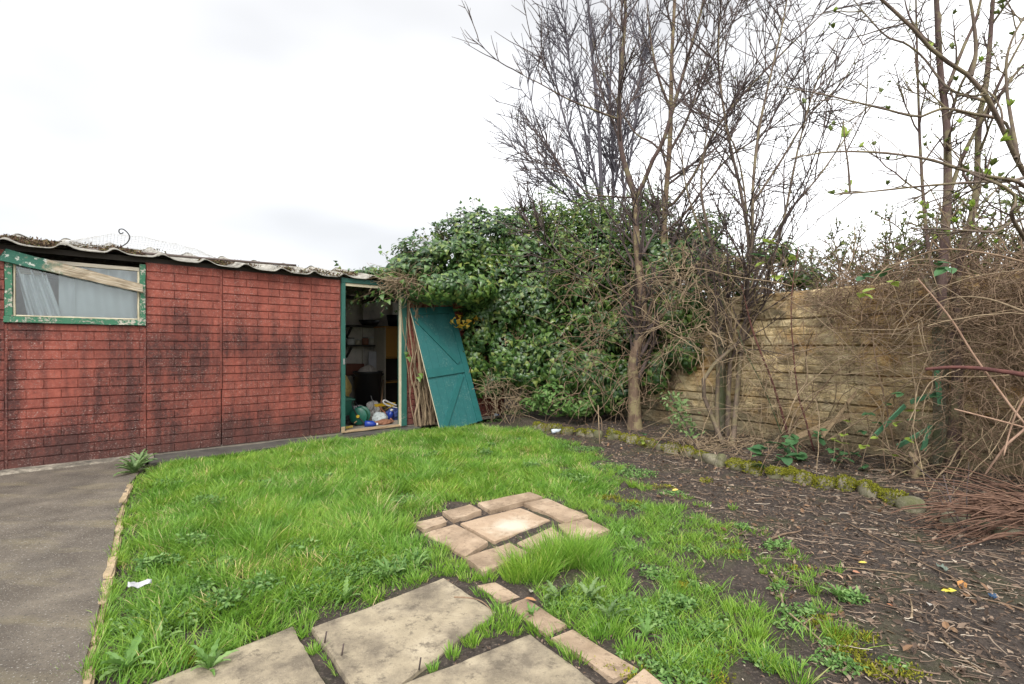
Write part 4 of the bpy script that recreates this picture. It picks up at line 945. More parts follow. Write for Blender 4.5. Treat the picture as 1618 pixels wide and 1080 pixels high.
# arching shrub beside the concrete wall
YE = 6.15
tE, PE, tipE = tree('tangled_elder', 'many-stemmed bare elder beside the first concrete post, crown full of dry tangles', 'tree', [
    ([(1158, 703, 0), (1164, 630, YE - .1), (1171, 556, YE - .1), (1178, 513, YE - .1), (1181, 450, YE - .1), (1188, 380, YE - .1), (1190, 290, YE - .1), (1200, 200, YE - .1), (1222, 100, YE - .1), (1240, 20, YE - .1), (1250, -60, YE)], .024, .005),
    ([(1151, 698, 0), (1151, 626, YE), (1155, 538, YE), (1150, 480, YE), (1135, 420, YE), (1118, 360, YE), (1108, 290, YE), (1120, 180, YE)], .026, .006),
    ([(1144, 704, 0), (1125, 658, YE - .15), (1109, 612, YE - .2), (1122, 584, YE - .2), (1139, 563, YE - .15), (1165, 545, YE - .1), (1185, 500, YE), (1215, 430, YE), (1240, 340, YE), (1262, 230, YE), (1290, 130, YE), (1330, 50, YE)], .021, .004),
    ([(1134, 694, 0), (1133, 640, YE + .05), (1134, 573, YE + .05), (1125, 503, YE + .05), (1116, 440, YE + .05), (1111, 380, YE + .05), (1085, 300, YE + .1), (1075, 220, YE + .1)], .022, .005),
    ([(1178, 520, YE), (1182, 400, YE), (1176, 300, YE), (1160, 230, YE - .1), (1135, 190, YE - .2), (1112, 176, YE - .3)], .015, .004),
    ([(1180, 470, YE), (1215, 390, YE), (1250, 330, YE - .2), (1300, 270, YE - .3), (1360, 180, YE - .3)], .014, .004),
    ([(1186, 390, YE), (1170, 300, YE + .2), (1150, 210, YE + .3), (1135, 100, YE + .3), (1140, 0, YE + .3), (1150, -50, YE + .3)], .018, .005),
    ([(1190, 320, YE), (1230, 260, YE + .2), (1280, 180, YE + .3), (1330, 130, YE + .3), (1370, 60, YE + .3)], .013, .004)],
    MAT['bark_g'], [lv(13, .2, .98, 36, .6, 1.8, 10, .07, .03, .45, .0034), lv(5, .1, .95, 38, .3, .9, 7, .09, .02, .5, .0027), lv(2, .2, .95, 40, .12, .4, 5, .11, .02, .5, .0023)], 23, flare=.25, twigmat=MAT['bark_c'])
buds(tE, tipE[1:], 900, (.012, .035), MAT['budgreen'], 'bud_clusters', 6)
# tree at the right in front of the wall
YF = 4.25
tF, PF, tipF = tree('budding_tree', 'bare red-brown tree with upright stems at the second concrete post', 'tree', [
    ([(1500, 752, 0), (1508, 680, YF), (1513, 600, YF), (1507, 541, YF), (1492, 515, YF), (1487, 474, YF), (1491, 400, YF), (1497, 311, YF), (1496, 194, YF), (1486, 117, YF), (1480, 0, YF), (1474, -120, YF)], .034, .012),
    ([(1510, 620, YF), (1516, 559, YF + .05), (1511, 474, YF + .05), (1517, 408, YF + .1), (1542, 311, YF + .1), (1546, 194, YF + .1), (1558, 136, YF + .1), (1569, 0, YF + .1), (1575, -120, YF + .1)], .026, .009),
    ([(1490, 470, YF), (1468, 400, YF + .1), (1455, 253, YF + .2), (1449, 78, YF + .2), (1446, -60, YF + .2)], .012, .004),
    ([(1496, 320, YF), (1520, 250, YF), (1560, 170, YF - .1), (1600, 90, YF - .2), (1640, 20, YF - .2)], .014, .004),
    ([(1493, 150, YF), (1520, 80, YF), (1545, 20, YF), (1560, -60, YF)], .013, .004),
    ([(1545, 200, YF), (1580, 150, YF), (1610, 110, YF), (1680, 40, YF)], .012, .004)],
    MAT['bark_f'], [lv(6, .3, .97, 42, .3, .9, 9, .10, .03, .45, .0026), lv(4, .2, .95, 42, .15, .5, 6, .12, .02, .5, .002), lv(2, .2, .95, 42, .08, .2, 5, .12, .02, .5, .0017)], 24, flare=.25)
buds(tF, tipF, 700, (.012, .032), MAT['budgreen'], 'bud_clusters', 7)
# near boughs reaching in from the right
YG = 2.9
def bough():
    t, P, tips = tree('arching_elder', 'near arching elder boughs with opening leaf buds, reaching in from the right', 'tree', [
        ([(1760, 760, 3.3), (1720, 560, 3.25), (1660, 360, 3.15), (1618, 272, 3.05), (1601, 241, 3.0), (1577, 187, 2.95), (1554, 144, 2.9), (1523, 113, 2.9), (1480, 86, 2.85), (1441, 43, 2.8), (1394, 0, 2.8), (1350, -40, 2.75)], .014, .007),
        ([(1672, 400, 3.15), (1640, 330, 3.0), (1615, 290, 2.9), (1560, 278, 2.8), (1520, 268, 2.75), (1488, 257, 2.75), (1450, 248, 2.7), (1394, 241, 2.7), (1340, 239, 2.7), (1297, 241, 2.7), (1250, 250, 2.7)], .010, .003),
        ([(1690, 470, 3.15), (1650, 420, 2.9), (1600, 345, 2.6), (1606, 318, 2.6), (1593, 298, 2.6), (1550, 280, 2.65), (1530, 272, 2.7)], .0095, .006),
        ([(1640, 340, 3.0), (1600, 350, 2.7), (1573, 366, 2.6), (1530, 364, 2.6), (1495, 362, 2.6), (1437, 361, 2.65)], .006, .003),
        ([(1650, 270, 3.1), (1600, 285, 2.9), (1550, 287, 2.8), (1490, 291, 2.75), (1433, 296, 2.75), (1370, 303, 2.75), (1318, 307, 2.75)], .008, .003),
        ([(1605, 250, 3.0), (1589, 194, 3.1), (1540, 180, 3.1), (1488, 171, 3.1), (1453, 184, 3.1), (1394, 171, 3.1), (1340, 158, 3.1), (1297, 148, 3.1), (1231, 136, 3.1)], .008, .0025),
        ([(1534, 120, 2.9), (1542, 80, 2.9), (1538, 30, 2.9), (1530, -20, 2.9), (1525, -80, 2.9)], .009, .003),
        ([(1560, 160, 2.95), (1500, 140, 3.1), (1460, 92, 3.2), (1430, 68, 3.2), (1402, 58, 3.2), (1370, 25, 3.2), (1345, -5, 3.2)], .006, .0025),
        ([(1343, 303, 2.75), (1340, 260, 2.75), (1335, 225, 2.75), (1333, 190, 2.75)], .004, .002),
        ([(1610, 260, 3.0), (1590, 130, 3.1), (1600, 60, 3.1), (1650, -20, 3.1)], .009, .003)],
        MAT['bark_g'], [lv(5, .35, .97, 48, .15, .6, 9, .12, .03, .4, .0019), lv(3, .2, .95, 45, .08, .25, 6, .12, .03, .5, .0015)], 25, sides=8, twig_sides=4)
    r = np.random.default_rng(9); base = np.array(t.location); g = Geo()
    tv, tf = OVAL; me = []
    for k in range(4):            # opening bud: a fan of small leaves
        n = 7; a = r.uniform(0, 2 * np.pi, n); tl = r.uniform(.25, .9, n); d = np.stack([np.cos(a) * tl, np.sin(a) * tl, np.ones(n)], 1)
        me.append(leaves(tv, tf, np.zeros((n, 3)), np.stack([-np.cos(a), -np.sin(a), tl], 1), r.uniform(.6, 1.1, n), r, updir=d).mesh('leaf_bud', MAT['fresh'] if k == 0 else MAT['budgreen']))
    q = np.concatenate([x[:, -1] for x in tips] + [tips[0][:, 4]]); i = r.permutation(len(q))[:95]
    for j in i:
        o = link('leaf_bud', me[r.integers(0, 4)], t); o.location = q[j] - base; s = r.uniform(.018, .05); o.scale = (s, s, s); o.rotation_euler = (r.uniform(-.8, .8), r.uniform(-.8, .8), r.uniform(0, 6))
    for u, v, y, s in ((1336, 218, 2.75, .075), (1410, 180, 3.0, .05), (1440, 200, 2.95, .045), (1567, 245, 2.8, .06), (1598, 160, 3.0, .06), (1558, 262, 2.75, .05), (1390, 222, 2.72, .045), (1312, 307, 2.75, .05), (1330, 295, 2.75, .04), (1615, 210, 2.9, .05), (1490, 120, 3.0, .04), (1540, 255, 2.75, .05)):
        q_ = np.concatenate([P.reshape(-1, 3)] + [x.reshape(-1, 3) for x in tips]); q_ = q_[np.argmin(np.linalg.norm(q_ - PX(u, v, y), axis=1))]
        o = link('leaf_bud', me[0 if u in (1336, 1598, 1567) else r.integers(0, 4)], t); o.location = q_ - base; o.scale = (s, s, s); o.rotation_euler = (r.uniform(-.5, .5), r.uniform(-.5, .5), r.uniform(0, 6))
bough()
# shrubs behind the concrete wall
def back_shrub(name, label, u, Y, span, top, seed, n=16):
    r = np.random.default_rng(seed); st = []
    for k in range(n):
        uu = u + r.uniform(-span, span); tu = uu + r.normal(0, 45); tp = top + r.uniform(-20, 70); yy = Y + r.uniform(-.3, .4)
        st.append(([(u + (uu - u) * .5, 560, yy), (uu, 470, yy), ((uu + tu) / 2, (470 + tp) / 2, yy), (tu, tp, yy)], .012, .004))
    t, P, tips = tree(name, label, 'shrub', st, MAT['bark_g'], [lv(10, .1, .98, 38, .2, .7, 7, .12, .02, .5, .003), lv(5, .1, .98, 42, .1, .3, 5, .14, .01, .5, .0025)], seed, sides=5)
    buds(t, tips, 4200, (.022, .055), MAT['budgreen'], 'young_leaves', seed)
back_shrub('budding_shrub', 'budding green-brown shrub showing over the wall between the two posts', 1370, 5.9, 75, 370, 31)
back_shrub('budding_shrub', 'budding shrub over the wall behind the right-hand tree', 1500, 5.3, 75, 335, 32)
back_shrub('budding_shrub', 'budding shrub over the wall at the right edge of the picture', 1610, 4.9, 65, 330, 33)
back_shrub('budding_shrub', 'thin budding shrub over the wall just right of the elder', 1275, 6.4, 40, 420, 34, 7)

# ================================================================== IVY
def ivy_mass(name, label, cat, blobs, n, size, mat, seed, tmpl=IVY, hang=.5, inner=.35, stems=0, stem_mat=None, fringe=.0, part='foliage'):
    r = np.random.default_rng(seed); C = np.array([PX(b[0], b[1], b[2]) for b in blobs]); S = np.array([b[3:6] for b in blobs]); base = C.mean(0) * [1, 1, 0]
    ar = (S[:, 0] * S[:, 2] + S[:, 1] * S[:, 2] + S[:, 0] * S[:, 1]); i = r.choice(len(C), n, p=ar / ar.sum()); d = unit(r.normal(size=(n, 3)))
    d[:, 1] = np.where((d[:, 1] > .3) & (r.random(n) < .75), -d[:, 1], d[:, 1])
    lump = .66 + .62 * fbm(d[:, 0] * 3 + i * 3.1, d[:, 2] * 3 + d[:, 1] * 2, 3, seed)
    k = np.where(r.random(n) < inner, r.uniform(.55, .95, n), 1 + fringe * np.abs(r.normal(0, .1, n))) * lump
    pos = C[i] + d * S[i] * k[:, None]; keep = np.ones(n, bool)
    for j in range(len(C)):
        q = ((pos - C[j]) / S[j]); keep &= ~((np.sum(q * q, 1) < .40) & (i != j))
    keep &= (pos[:, 2] > ground_z(pos[:, 0], pos[:, 1]) + .02)
    hol = fbm(pos[:, 0] * 3.4 + pos[:, 1] * 2, pos[:, 2] * 3.4 + pos[:, 1] * 1.5, 3, seed + 2); keep &= (k < .80) | (hol + r.normal(0, .05, n) > .47)
    pos, d, i = pos[keep], d[keep], i[keep]; nn = unit(d / S[i] + r.normal(0, .45, pos.shape) + [0, -.15, .35])
    up = np.stack([r.normal(0, .6, len(pos)), r.normal(0, .6, len(pos)), -hang + r.normal(0, .5, len(pos))], 1)
    t = thing(name, label, cat, base)
    o = leaves(*tmpl, pos - base, nn, r.uniform(*size, len(pos)), r, updir=up).build(part, mat, t); o['kind'] = 'stuff'
    if stems:
        m_ = r.choice(len(pos), stems); st = C[i[m_]] + (pos[m_] - C[i[m_]]) * .4; pth = grow(st, pos[m_] - st + r.normal(0, .05, (stems, 3)), np.linalg.norm(pos[m_] - st, axis=1) * r.uniform(1.1, 1.6, stems), 6, .12, .02, r)
        V, Fc, rr = tubes(pth - base, np.linspace(.006, .0025, 6)[None] * np.ones((stems, 1)), 4, r); Geo().add(V, Fc, rr).build('stems', stem_mat, t)['kind'] = 'stuff'
    return t
ivy_mass('ivy', 'dense dark green ivy smothering the shed end and its roof', 'ivy', [
    (690, 452, 7.30, .50, .34, .26), (735, 455, 7.5, .42, .30, .30), (760, 520, 8.0, .30, .28, .50), (800, 590, 8.15, .25, .25, .35), (785, 530, 8.3, .4, .2, .6), (665, 428, 7.5, .38, .35, .18), (612, 447, 7.45, .33, .28, .13), (575, 436, 7.6, .25, .3, .07),
    (695, 410, 8.2, .72, .7, .37), (650, 424, 8.0, .5, .5, .22), (622, 432, 7.8, .42, .4, .13), (750, 545, 8.05, .28, .22, .55), (780, 600, 8.2, .30, .2, .40), (755, 395, 8.5, .8, .7, .60), (830, 390, 8.7, .8, .7, .62), (780, 480, 8.15, .50, .40, .85), (745, 455, 7.8, .42, .34, .38),
    (850, 490, 8.2, .60, .5, 1.05), (830, 575, 8.1, .45, .42, .60), (795, 550, 8.1, .38, .35, .45), (890, 570, 8.0, .55, .5, .85), (940, 460, 8.0, .60, .6, 1.05), (935, 590, 7.6, .45, .45, .65),
    (1000, 520, 7.75, .50, .45, 1.0), (1060, 530, 7.35, .38, .35, .75), (985, 600, 7.45, .35, .3, .5), (1032, 500, 7.15, .30, .2, .80), (1070, 500, 6.85, .28, .18, .62), (1110, 465, 6.65, .26, .18, .45), (1045, 420, 7.3, .5, .3, .45), (1105, 410, 7.0, .4, .3, .35), (1040, 590, 7.0, .22, .14, .35), (1090, 560, 6.75, .2, .14, .3), (840, 440, 9.1, .9, .3, .9), (920, 450, 8.8, .7, .3, .9), (990, 480, 8.4, .6, .25, .8), (760, 450, 8.9, .6, .3, .5)], 66000, (.045, .125), MAT['ivy'], 41, stems=900, stem_mat=MAT['drybrown'], fringe=.6)
ivy_mass('evergreen_shrub', 'bright glossy evergreen shrub rising above the ivy behind the trees', 'shrub', [
    (875, 345, 8.3, .48, .45, .42), (930, 345, 8.2, .45, .45, .45), (985, 370, 8.0, .5, .45, .45), (1040, 390, 7.9, .5, .45, .45), (1095, 430, 7.6, .42, .4, .5), (900, 410, 7.8, .42, .35, .45), (960, 440, 7.6, .35, .3, .4), (1020, 330, 8.3, .4, .4, .3), (1150, 425, 6.8, .35, .3, .30), (1110, 370, 7.2, .35, .3, .3)], 15500, (.045, .085), MAT['privet'], 42, OVAL, hang=.1, stems=500, stem_mat=MAT['drybrown'], fringe=1.6)
ivy_mass('yellow_shrub', 'patch of yellow leaves glowing among the ivy beside the leaning door', 'shrub', [(728, 506, 7.70, .22, .10, .13), (758, 499, 7.85, .12, .1, .08)], 120, (.045, .08), MAT['yellowleaf'], 43, fringe=.5)
ivy_mass('bramble_mound', 'low leafy bramble mound at the foot of the ivy', 'bramble', [(880, 628, 7.6, .38, .3, .26), (915, 640, 7.3, .25, .25, .18), (850, 640, 7.9, .3, .25, .15)], 1700, (.05, .10), MAT['weed'], 44, OVAL, hang=.1, stems=80, stem_mat=MAT['drybrown'])
ivy_mass('wall_ivy', 'small clump of green ivy on top of the concrete wall by the elder', 'ivy', [(1215, 405, 6.6, .34, .25, .22), (1270, 440, 6.3, .28, .2, .14), (1165, 450, 6.5, .22, .2, .25)], 1500, (.05, .10), MAT['privet'], 45, fringe=1.5, stems=80, stem_mat=MAT['drybrown'])
def sprigs():
    r = np.random.default_rng(46); t = thing('ivy_sprigs', 'loose ivy shoots straggling along the shed roof edge above the doorway', 'ivy', PX(600, 430, 7.5) * [1, 1, 0]); base = np.array(t.location); st = []; dr = []
    for u, v, y in [(u_, 437 - max(0, (u_ - 590)) * .55 + (12 if u_ < 640 else 0), 7.3 + (u_ - 540) / 200) for u_ in np.linspace(548, 770, 60)] + [(u_, 463, 7.2) for u_ in np.linspace(575, 640, 16)]:
        st.append(PX(u + r.normal(0, 5), v + r.normal(0, 5), y)); dr.append([r.normal(-.5, .6), r.normal(-.2, .4), r.normal(.5, .4) if v < 455 else r.normal(-.3, .3)])
    pth = grow(np.array(st), np.array(dr), r.uniform(.12, .38, len(st)), 6, .2, .0, r); V, Fc, rr = tubes(pth - base, np.full((len(st), 6), .0028), 4, r); Geo().add(V, Fc, rr).build('stems', MAT['drybrown'], t)['kind'] = 'stuff'
    P = np.concatenate([pth[:, k] for k in (1, 2, 3, 4, 5, 5)]); n = len(P)
    leaves(*IVY, P - base + r.normal(0, .02, (n, 3)), r.normal(0, .6, (n, 3)) + [0, -.4, .4], r.uniform(.04, .08, n), r, updir=r.normal(0, .6, (n, 3)) + [0, 0, -.4]).build('foliage', MAT['ivy'], t)['kind'] = 'stuff'
sprigs()
# bare ivy stems hanging on the wall beside the door post
def wall_stems():
    r = np.random.default_rng(50); t = thing('climbing_ivy', 'brown woody ivy stems climbing the brick wall between doorway and leaning door', 'ivy', SW(1.1, -.05, .03), SHT)
    n = 38; x = r.uniform(1.0, 1.13, n); x = x + .02; bx = 1.08 + np.abs(r.normal(0, .20, n)) + (x - 1.0); P = np.empty((n, 12, 3)); zt = np.linspace(0, 1, 12)
    P[:, :, 0] = bx[:, None] + (x - bx)[:, None] * zt + np.cumsum(r.normal(0, .028, (n, 12)), 1) - 1.1
    P[:, :, 1] = -.03 - np.abs(r.normal(0, .035, (n, 1))) - .02 * np.abs(np.cumsum(r.normal(0, .3, (n, 12)), 1)) + .05; P[:, :, 2] = zt * r.uniform(1.5, 2.15, n)[:, None]
    V, Fc, rr = tubes(P, (.003 + .012 * r.random(n) ** 2.5)[:, None] * np.linspace(1.2, .6, 12), 5, r); Geo().add(V, Fc, rr).build('stems', MAT['vine'], t)['kind'] = 'stuff'
    n = 300; st = np.stack([r.normal(-.1, .2, n), r.normal(-.12, .10, n), 2.05 + r.normal(.05, .06, n)], 1)
    pth = grow(st, np.stack([r.normal(-.6, .8, n), r.normal(-.2, .5, n), r.normal(.1, .3, n)], 1), r.uniform(.15, .5, n), 7, .26, -.02, r, droop=.14)
    V, Fc, rr = tubes(pth, np.linspace(.0045, .002, 7)[None] * np.ones((n, 1)), 4, r); Geo().add(V, Fc, rr).build('dry_tangle', MAT['vine'], t)['kind'] = 'stuff'
    m = leaves(*IVY, np.zeros((1, 3)), np.array([[0, -1, .3]]), 1.0, r, updir=np.array([[0, 0, -1.0]])).mesh('leaf', MAT['ivy'])
    for x_, z_ in ((-.20, 1.12), (-.17, 1.05), (.0, .75), (.03, .80), (-.28, 1.9), (-.45, 1.95), (-.6, 1.92), (-.72, 1.97), (-.5, 1.86)):
        o = link('leaf', m, t); o.location = (x_, -.12, z_); o.scale = (.1,) * 3; o.rotation_euler = (r.uniform(-.5, .5), r.uniform(-.5, .5), r.uniform(-.6, .6))
wall_stems()

# ================================================================== TANGLES AND CANES
def tangle(name, label, cat, fn, n, L, mat, seed, P=10, rad=(.003, .0016), wander=.28, up=.0, droop=.2, kind=None, part='stems'):
    r = np.random.default_rng(seed); st, d = fn(r, n); base = st.mean(0) * [1, 1, 0]
    pth = grow(st, d, r.uniform(*L, n), P, wander, up, r, droop); gz = ground_z(pth[..., 0], pth[..., 1]); pth[..., 2] = np.maximum(pth[..., 2], gz + .005)
    t = thing(name, label, cat, base); V, Fc, rr = tubes(pth - base, np.linspace(rad[0], rad[1], P)[None] * r.uniform(.6, 1.5, (n, 1)), 4, r)
    Geo().add(V, Fc, rr).build(part, mat, t)['kind'] = 'stuff'
    return t
def wallbox(s0, s1, y0, y1, z0, z1, vs=(0, 0, 0), sp=1.0):
    def f(r, n):
        s = r.uniform(s0, s1, n); y = r.uniform(y0, y1, n); z = z0 + (z1 - z0) * r.beta(1.6, 1.3, n)
        return CW0 + s[:, None] * CD + y[:, None] * CN + np.stack([0 * z, 0 * z, z], 1), r.normal(size=(n, 3)) * sp + np.array(vs)
    return f
def pxbox(u0, u1, v0, v1, y0, y1, vs=(0, 0, 0), sp=1.0):
    def f(r, n):
        u = r.uniform(u0, u1, n); v = r.uniform(v0, v1, n); y = r.uniform(y0, y1, n)
        return np.stack([(u - U0) / F * y, y, HC - (v - VH) / F * y], 1), r.normal(size=(n, 3)) * sp + np.array(vs)
    return f
tangle('dead_bindweed', 'thick mat of dead brown climber draped over the wall top and second post', 'climber', wallbox(1.25, 3.6, -.35, .25, 1.35, 2.05, (0, -.2, -.1)), 1350, (.3, .9), MAT['drybrown'], 51, rad=(.0026, .0014))
tangle('dead_brambles', 'dense thicket of dead brown bramble stems in the right-hand corner', 'bramble', wallbox(2.35, 4.2, -.75, .0, .15, 1.9, (0, -.2, 0)), 1600, (.3, 1.0), MAT['drybrown'], 52, rad=(.0028, .0014))
tangle('dry_vine_tangle', 'pale dry vine tangled through the elder stems', 'climber', pxbox(1045, 1245, 400, 560, 5.9, 6.5, (0, 0, .1)), 480, (.3, .9), MAT['vine'], 53, rad=(.0045, .002), wander=.25)
tangle('dry_twig_tangle', 'brown dead twigs sticking out around the forked tree trunk', 'twigs', pxbox(900, 1080, 400, 640, 6.5, 7.2, (-.4, -.2, 0)), 330, (.25, .9), MAT['drybrown'], 54, rad=(.0045, .002), wander=.18)
tangle('dry_root_tangle', 'bare brown stems spreading from the ivy foot behind the leaning door', 'climber', pxbox(765, 835, 600, 655, 7.7, 8.1, (.2, -.2, .5)), 170, (.2, .6), MAT['vine'], 55, rad=(.004, .002), wander=.2)
tangle('pruned_stems', 'heap of cut brown stems lying at the right edge of the bed', 'prunings', pxbox(1600, 1740, 790, 850, 3.0, 3.6, (-1.0, .12, .0), .22), 300, (.3, .75), bark('pruned_bark', (.085, .043, .028), (.23, .13, .082), None, 20), 56, rad=(.0055, .003), wander=.08, droop=.12)
tangle('dry_climber_strands', 'loose pale climber strands straggling across the lower concrete panels', 'climber', wallbox(.4, 2.4, -.55, -.08, .1, 1.3, (0, -.1, .1)), 240, (.3, 1.1), MAT['vine'], 57, rad=(.003, .0015), wander=.22)
tangle('dry_stalks', 'short dry stalks lying at the foot of the elder', 'twigs', pxbox(1060, 1260, 690, 730, 5.2, 6.2, (0, -.2, .25)), 260, (.15, .55), MAT['vine'], 58, rad=(.004, .002), wander=.14)
tangle('long_dry_runners', 'long pale dry bramble runners arching over wall and thicket at the right', 'bramble', wallbox(1.0, 4.0, -.8, -.1, .3, 1.9, (0, -.2, .5)), 90, (.8, 2.0), MAT['vine'], 59, P=16, rad=(.0045, .002), wander=.09, droop=.12)
def cane(name, label, pts, r0, r1, mat, cat='cane', side=0, seed=0):
    q = np.array([PX(*a) if a[2] > 0 else GP(a[0], a[1], .08) for a in pts]); P = smooth(q, 28); base = P[0]; t = thing(name, label, cat, base); r = np.random.default_rng(seed)
    R = np.linspace(r0, r1, 28) * (1 + r.normal(0, .04, 28)); V, Fc, rr = tubes((P - base)[None], R[None], 7, r, cap=True); Geo().add(V, Fc, rr).build('stem', mat, t, True)
    if side:
        pp, pr = spawn(P[None], R[None], side, .2, .95, 45, .15, .5, 8, .12, .02, .5, .0018, r); V, Fc, rr = tubes(pp - base, pr, 4, r); Geo().add(V, Fc, rr).build('side_shoots', mat, t)
    return t
cane('red_cane', 'dark red bramble cane leaning left across the concrete wall', [(1246, 690, 5.6), (1232, 640, 5.7), (1216, 591, 5.75), (1199, 549, 5.8), (1185, 507, 5.85), (1172, 450, 5.9)], .014, .006, MAT['redcane'], seed=1)
cane('red_cane', 'thin upright red cane right of the leaning one', [(1286, 712, 5.2), (1272, 660, 5.3), (1261, 622, 5.35), (1254, 560, 5.4), (1250, 492, 5.4), (1254, 437, 5.4), (1262, 390, 5.4)], .009, .004, MAT['redcane'], side=3, seed=2)
cane('green_cane', 'thin dark green cane slanting beside the red cane', [(1236, 688, 5.55), (1212, 625, 5.65), (1192, 583, 5.7), (1178, 556, 5.75), (1165, 520, 5.8)], .007, .004, plain('green_stem', (.05, .07, .025), .5), seed=3)
cane('wine_red_branch', 'near wine-red branch lying level across the right edge', [(1700, 610, 3.3), (1618, 592, 3.4), (1580, 586, 3.45), (1540, 581, 3.5), (1500, 580, 3.55), (1462, 583, 3.6)], .020, .011, MAT['redcane'], 'branch', seed=4)
for k, (pts, ra, lab) in enumerate((([(1700, 700, 3.3), (1618, 675, 3.4), (1570, 662, 3.45), (1508, 646, 3.5)], .011, 'peeled pink branch pointing left, below the wine-red branch'),
        ([(1700, 600, 3.2), (1640, 650, 3.25), (1618, 678, 3.3), (1591, 702, 3.3), (1570, 730, 3.35), (1555, 752, 3.4)], .013, 'peeled pink branch bending down to the ground at the right edge'),
        ([(1700, 760, 3.3), (1618, 668, 3.4), (1574, 610, 3.5), (1538, 560, 3.55), (1500, 500, 3.6), (1450, 440, 3.7)], .012, 'long pale branch rising left across the dead brambles'),
        ([(1660, 560, 3.1), (1612, 640, 3.15), (1596, 680, 3.2), (1586, 720, 3.2)], .009, 'pale hooked stem crossing the peeled branches'))):
    cane('peeled_branch', lab, pts, ra * .75, ra * .45, MAT['pinkcane'], 'branch', seed=10 + k)
for k, (pts, lab) in enumerate((([(1640, 420, 3.6), (1560, 400, 3.8), (1480, 395, 4.0), (1400, 425, 4.2), (1330, 445, 4.3)], 'arching green-brown bramble runner over the wall top'),
        ([(1640, 500, 3.4), (1550, 470, 3.7), (1480, 480, 3.9), (1430, 540, 4.1), (1400, 560, 4.2)], 'brown bramble runner looping over the second post'),
        ([(1420, 740, 4.6), (1400, 640, 4.7), (1380, 540, 4.8), (1390, 470, 4.9), (1430, 420, 5.0)], 'tall thin brown bramble stem before the wall panels'),
        ([(1300, 700, 5.1), (1380, 650, 4.9), (1440, 600, 4.6), (1500, 570, 4.3), (1560, 560, 4.1)], 'thin brown bramble stem slanting up to the right-hand tree'),
        ([(1240, 690, 5.4), (1310, 600, 5.2), (1360, 560, 5.1), (1420, 550, 5.0)], 'thin pale stem arching over the leaning timber'),
        ([(1560, 880, 3.1), (1530, 850, 3.2), (1505, 800, 3.3), (1490, 750, 3.4)], 'bent black twig standing before the pruned stems'))):
    cane('bramble_runner', lab, pts, .008, .004, (MAT['drybrown'], MAT['vine'])[k % 2] if k < 5 else MAT['bark_c'], 'bramble', side=5, seed=30 + k)
# gnarled stump
def stump():
    b = GP(1446, 757, .08); t = thing('gnarled_stump', 'small gnarled brown stump with roots on the bed by the wall', 'stump', b); r = np.random.default_rng(3)
    P = np.array([[0, 0, -.03], [0, .01, .06], [.02, .0, .12], [.0, .02, .18], [-.03, .03, .23]]); V, Fc, rr = tubes(smooth(P, 14)[None], (np.array([.07, .05, .04, .036, .04, .034, .032, .036, .034, .04, .036, .03, .02, .006]))[None], 10, r, .12); Geo().add(V, Fc, rr).build('trunk', MAT['bark_a'], t, True)
    n = 26; a = r.uniform(0, 6.28, n); d = np.stack([np.cos(a), np.sin(a), r.uniform(-.2, .9, n)], 1)
    pth = grow(np.stack([.03 * np.cos(a), .03 * np.sin(a), r.uniform(.03, .2, n)], 1), d, r.uniform(.15, .6, n), 10, .22, -.03, r, droop=.2); pth[..., 2] = np.maximum(pth[..., 2], .0)
    for k in range(n): V, Fc, rr = tubes(pth[k][None], np.linspace(.004 + .011 * r.random() ** 2, .0025, 10)[None], 6, r, .1); Geo().add(V, Fc, rr).build('root', MAT['bark_a'], t, True)
stump()
# timbers against the wall
def timber_px(name, a, b, wd_, th, mat, label, cat='timber', **k):
    o = beam(name, PX(*a), PX(*b), wd_, th, mat, None, bev=.003, cuts=6, jit=.002, **k); return tag(o, label, cat)
timber_px('leaning_timber', (1254, 692, 5.35), (1342, 655, 5.1), .03, .055, MAT['timber'], 'orange brown broken timber lying low against the concrete panels')
timber_px('leaning_timber', (1290, 702, 5.1), (1352, 620, 5.0), .022, .028, MAT['timber'], 'greyish brown stick of timber propped up beneath a wall hole')
gm = flaky('faded_green_paint', (.10, .26, .14), (.25, .34, .22), (.10, .2, .12), .86, 1.0)
for k, (a, b, lab) in enumerate((((1480, 585, 4.35), (1486, 640, 4.35), 'short upright green trellis slat nailed near the second post'), ((1380, 690, 4.55), (1430, 640, 4.5), 'green trellis slat slanting up towards the second post'), ((1438, 635, 4.45), (1482, 620, 4.4), 'green trellis slat, nearly level, left of the second post'),
        ((1418, 705, 4.45), (1466, 678, 4.4), 'low green trellis slat slanting above the stump'), ((1458, 712, 4.4), (1470, 670, 4.4), 'stub of upright green slat above the stump'))):
    timber_px('trellis_slat', a, b, .012, .045, gm, lab, 'slat', up=(0, -.3, 1) if abs(a[0] - b[0]) > 15 else (1, 0, 0))
# ================================================================== GRASS, WEEDS, LITTER
def at_u(x, y): return U0 + F * x / np.maximum(y, .2)
def scatter(poly, n, r, jit=.10):
    p = np.array([q[:2] for q in poly]); lo, hi = p.min(0) - .1, p.max(0) + .1
    x = r.uniform(lo[0], hi[0], n); y = r.uniform(lo[1], hi[1], n)
    jx = jit * 2 * (fbm(x * 5, y * 5, 3, 80) - .5); jy = jit * 2 * (fbm(x * 5 + 40, y * 5, 3, 81) - .5)
    k = inpoly(x + jx, y + jy, poly) & ~on_paving(x, y) & (y > 1.3); return x[k], y[k]
BARE = [(GP(600, 770), .12), (GP(520, 800), .09), (GP(430, 850), .07), (GP(800, 760), .12), (GP(900, 745), .14), (GP(700, 770), .1), (GP(380, 930), .07), (GP(560, 870), .06), (GP(640, 792), .17), (GP(330, 940), .10), (GP(720, 800), .10), (GP(860, 800), .12), (GP(300, 1010), .10), (GP(470, 975), .05)]
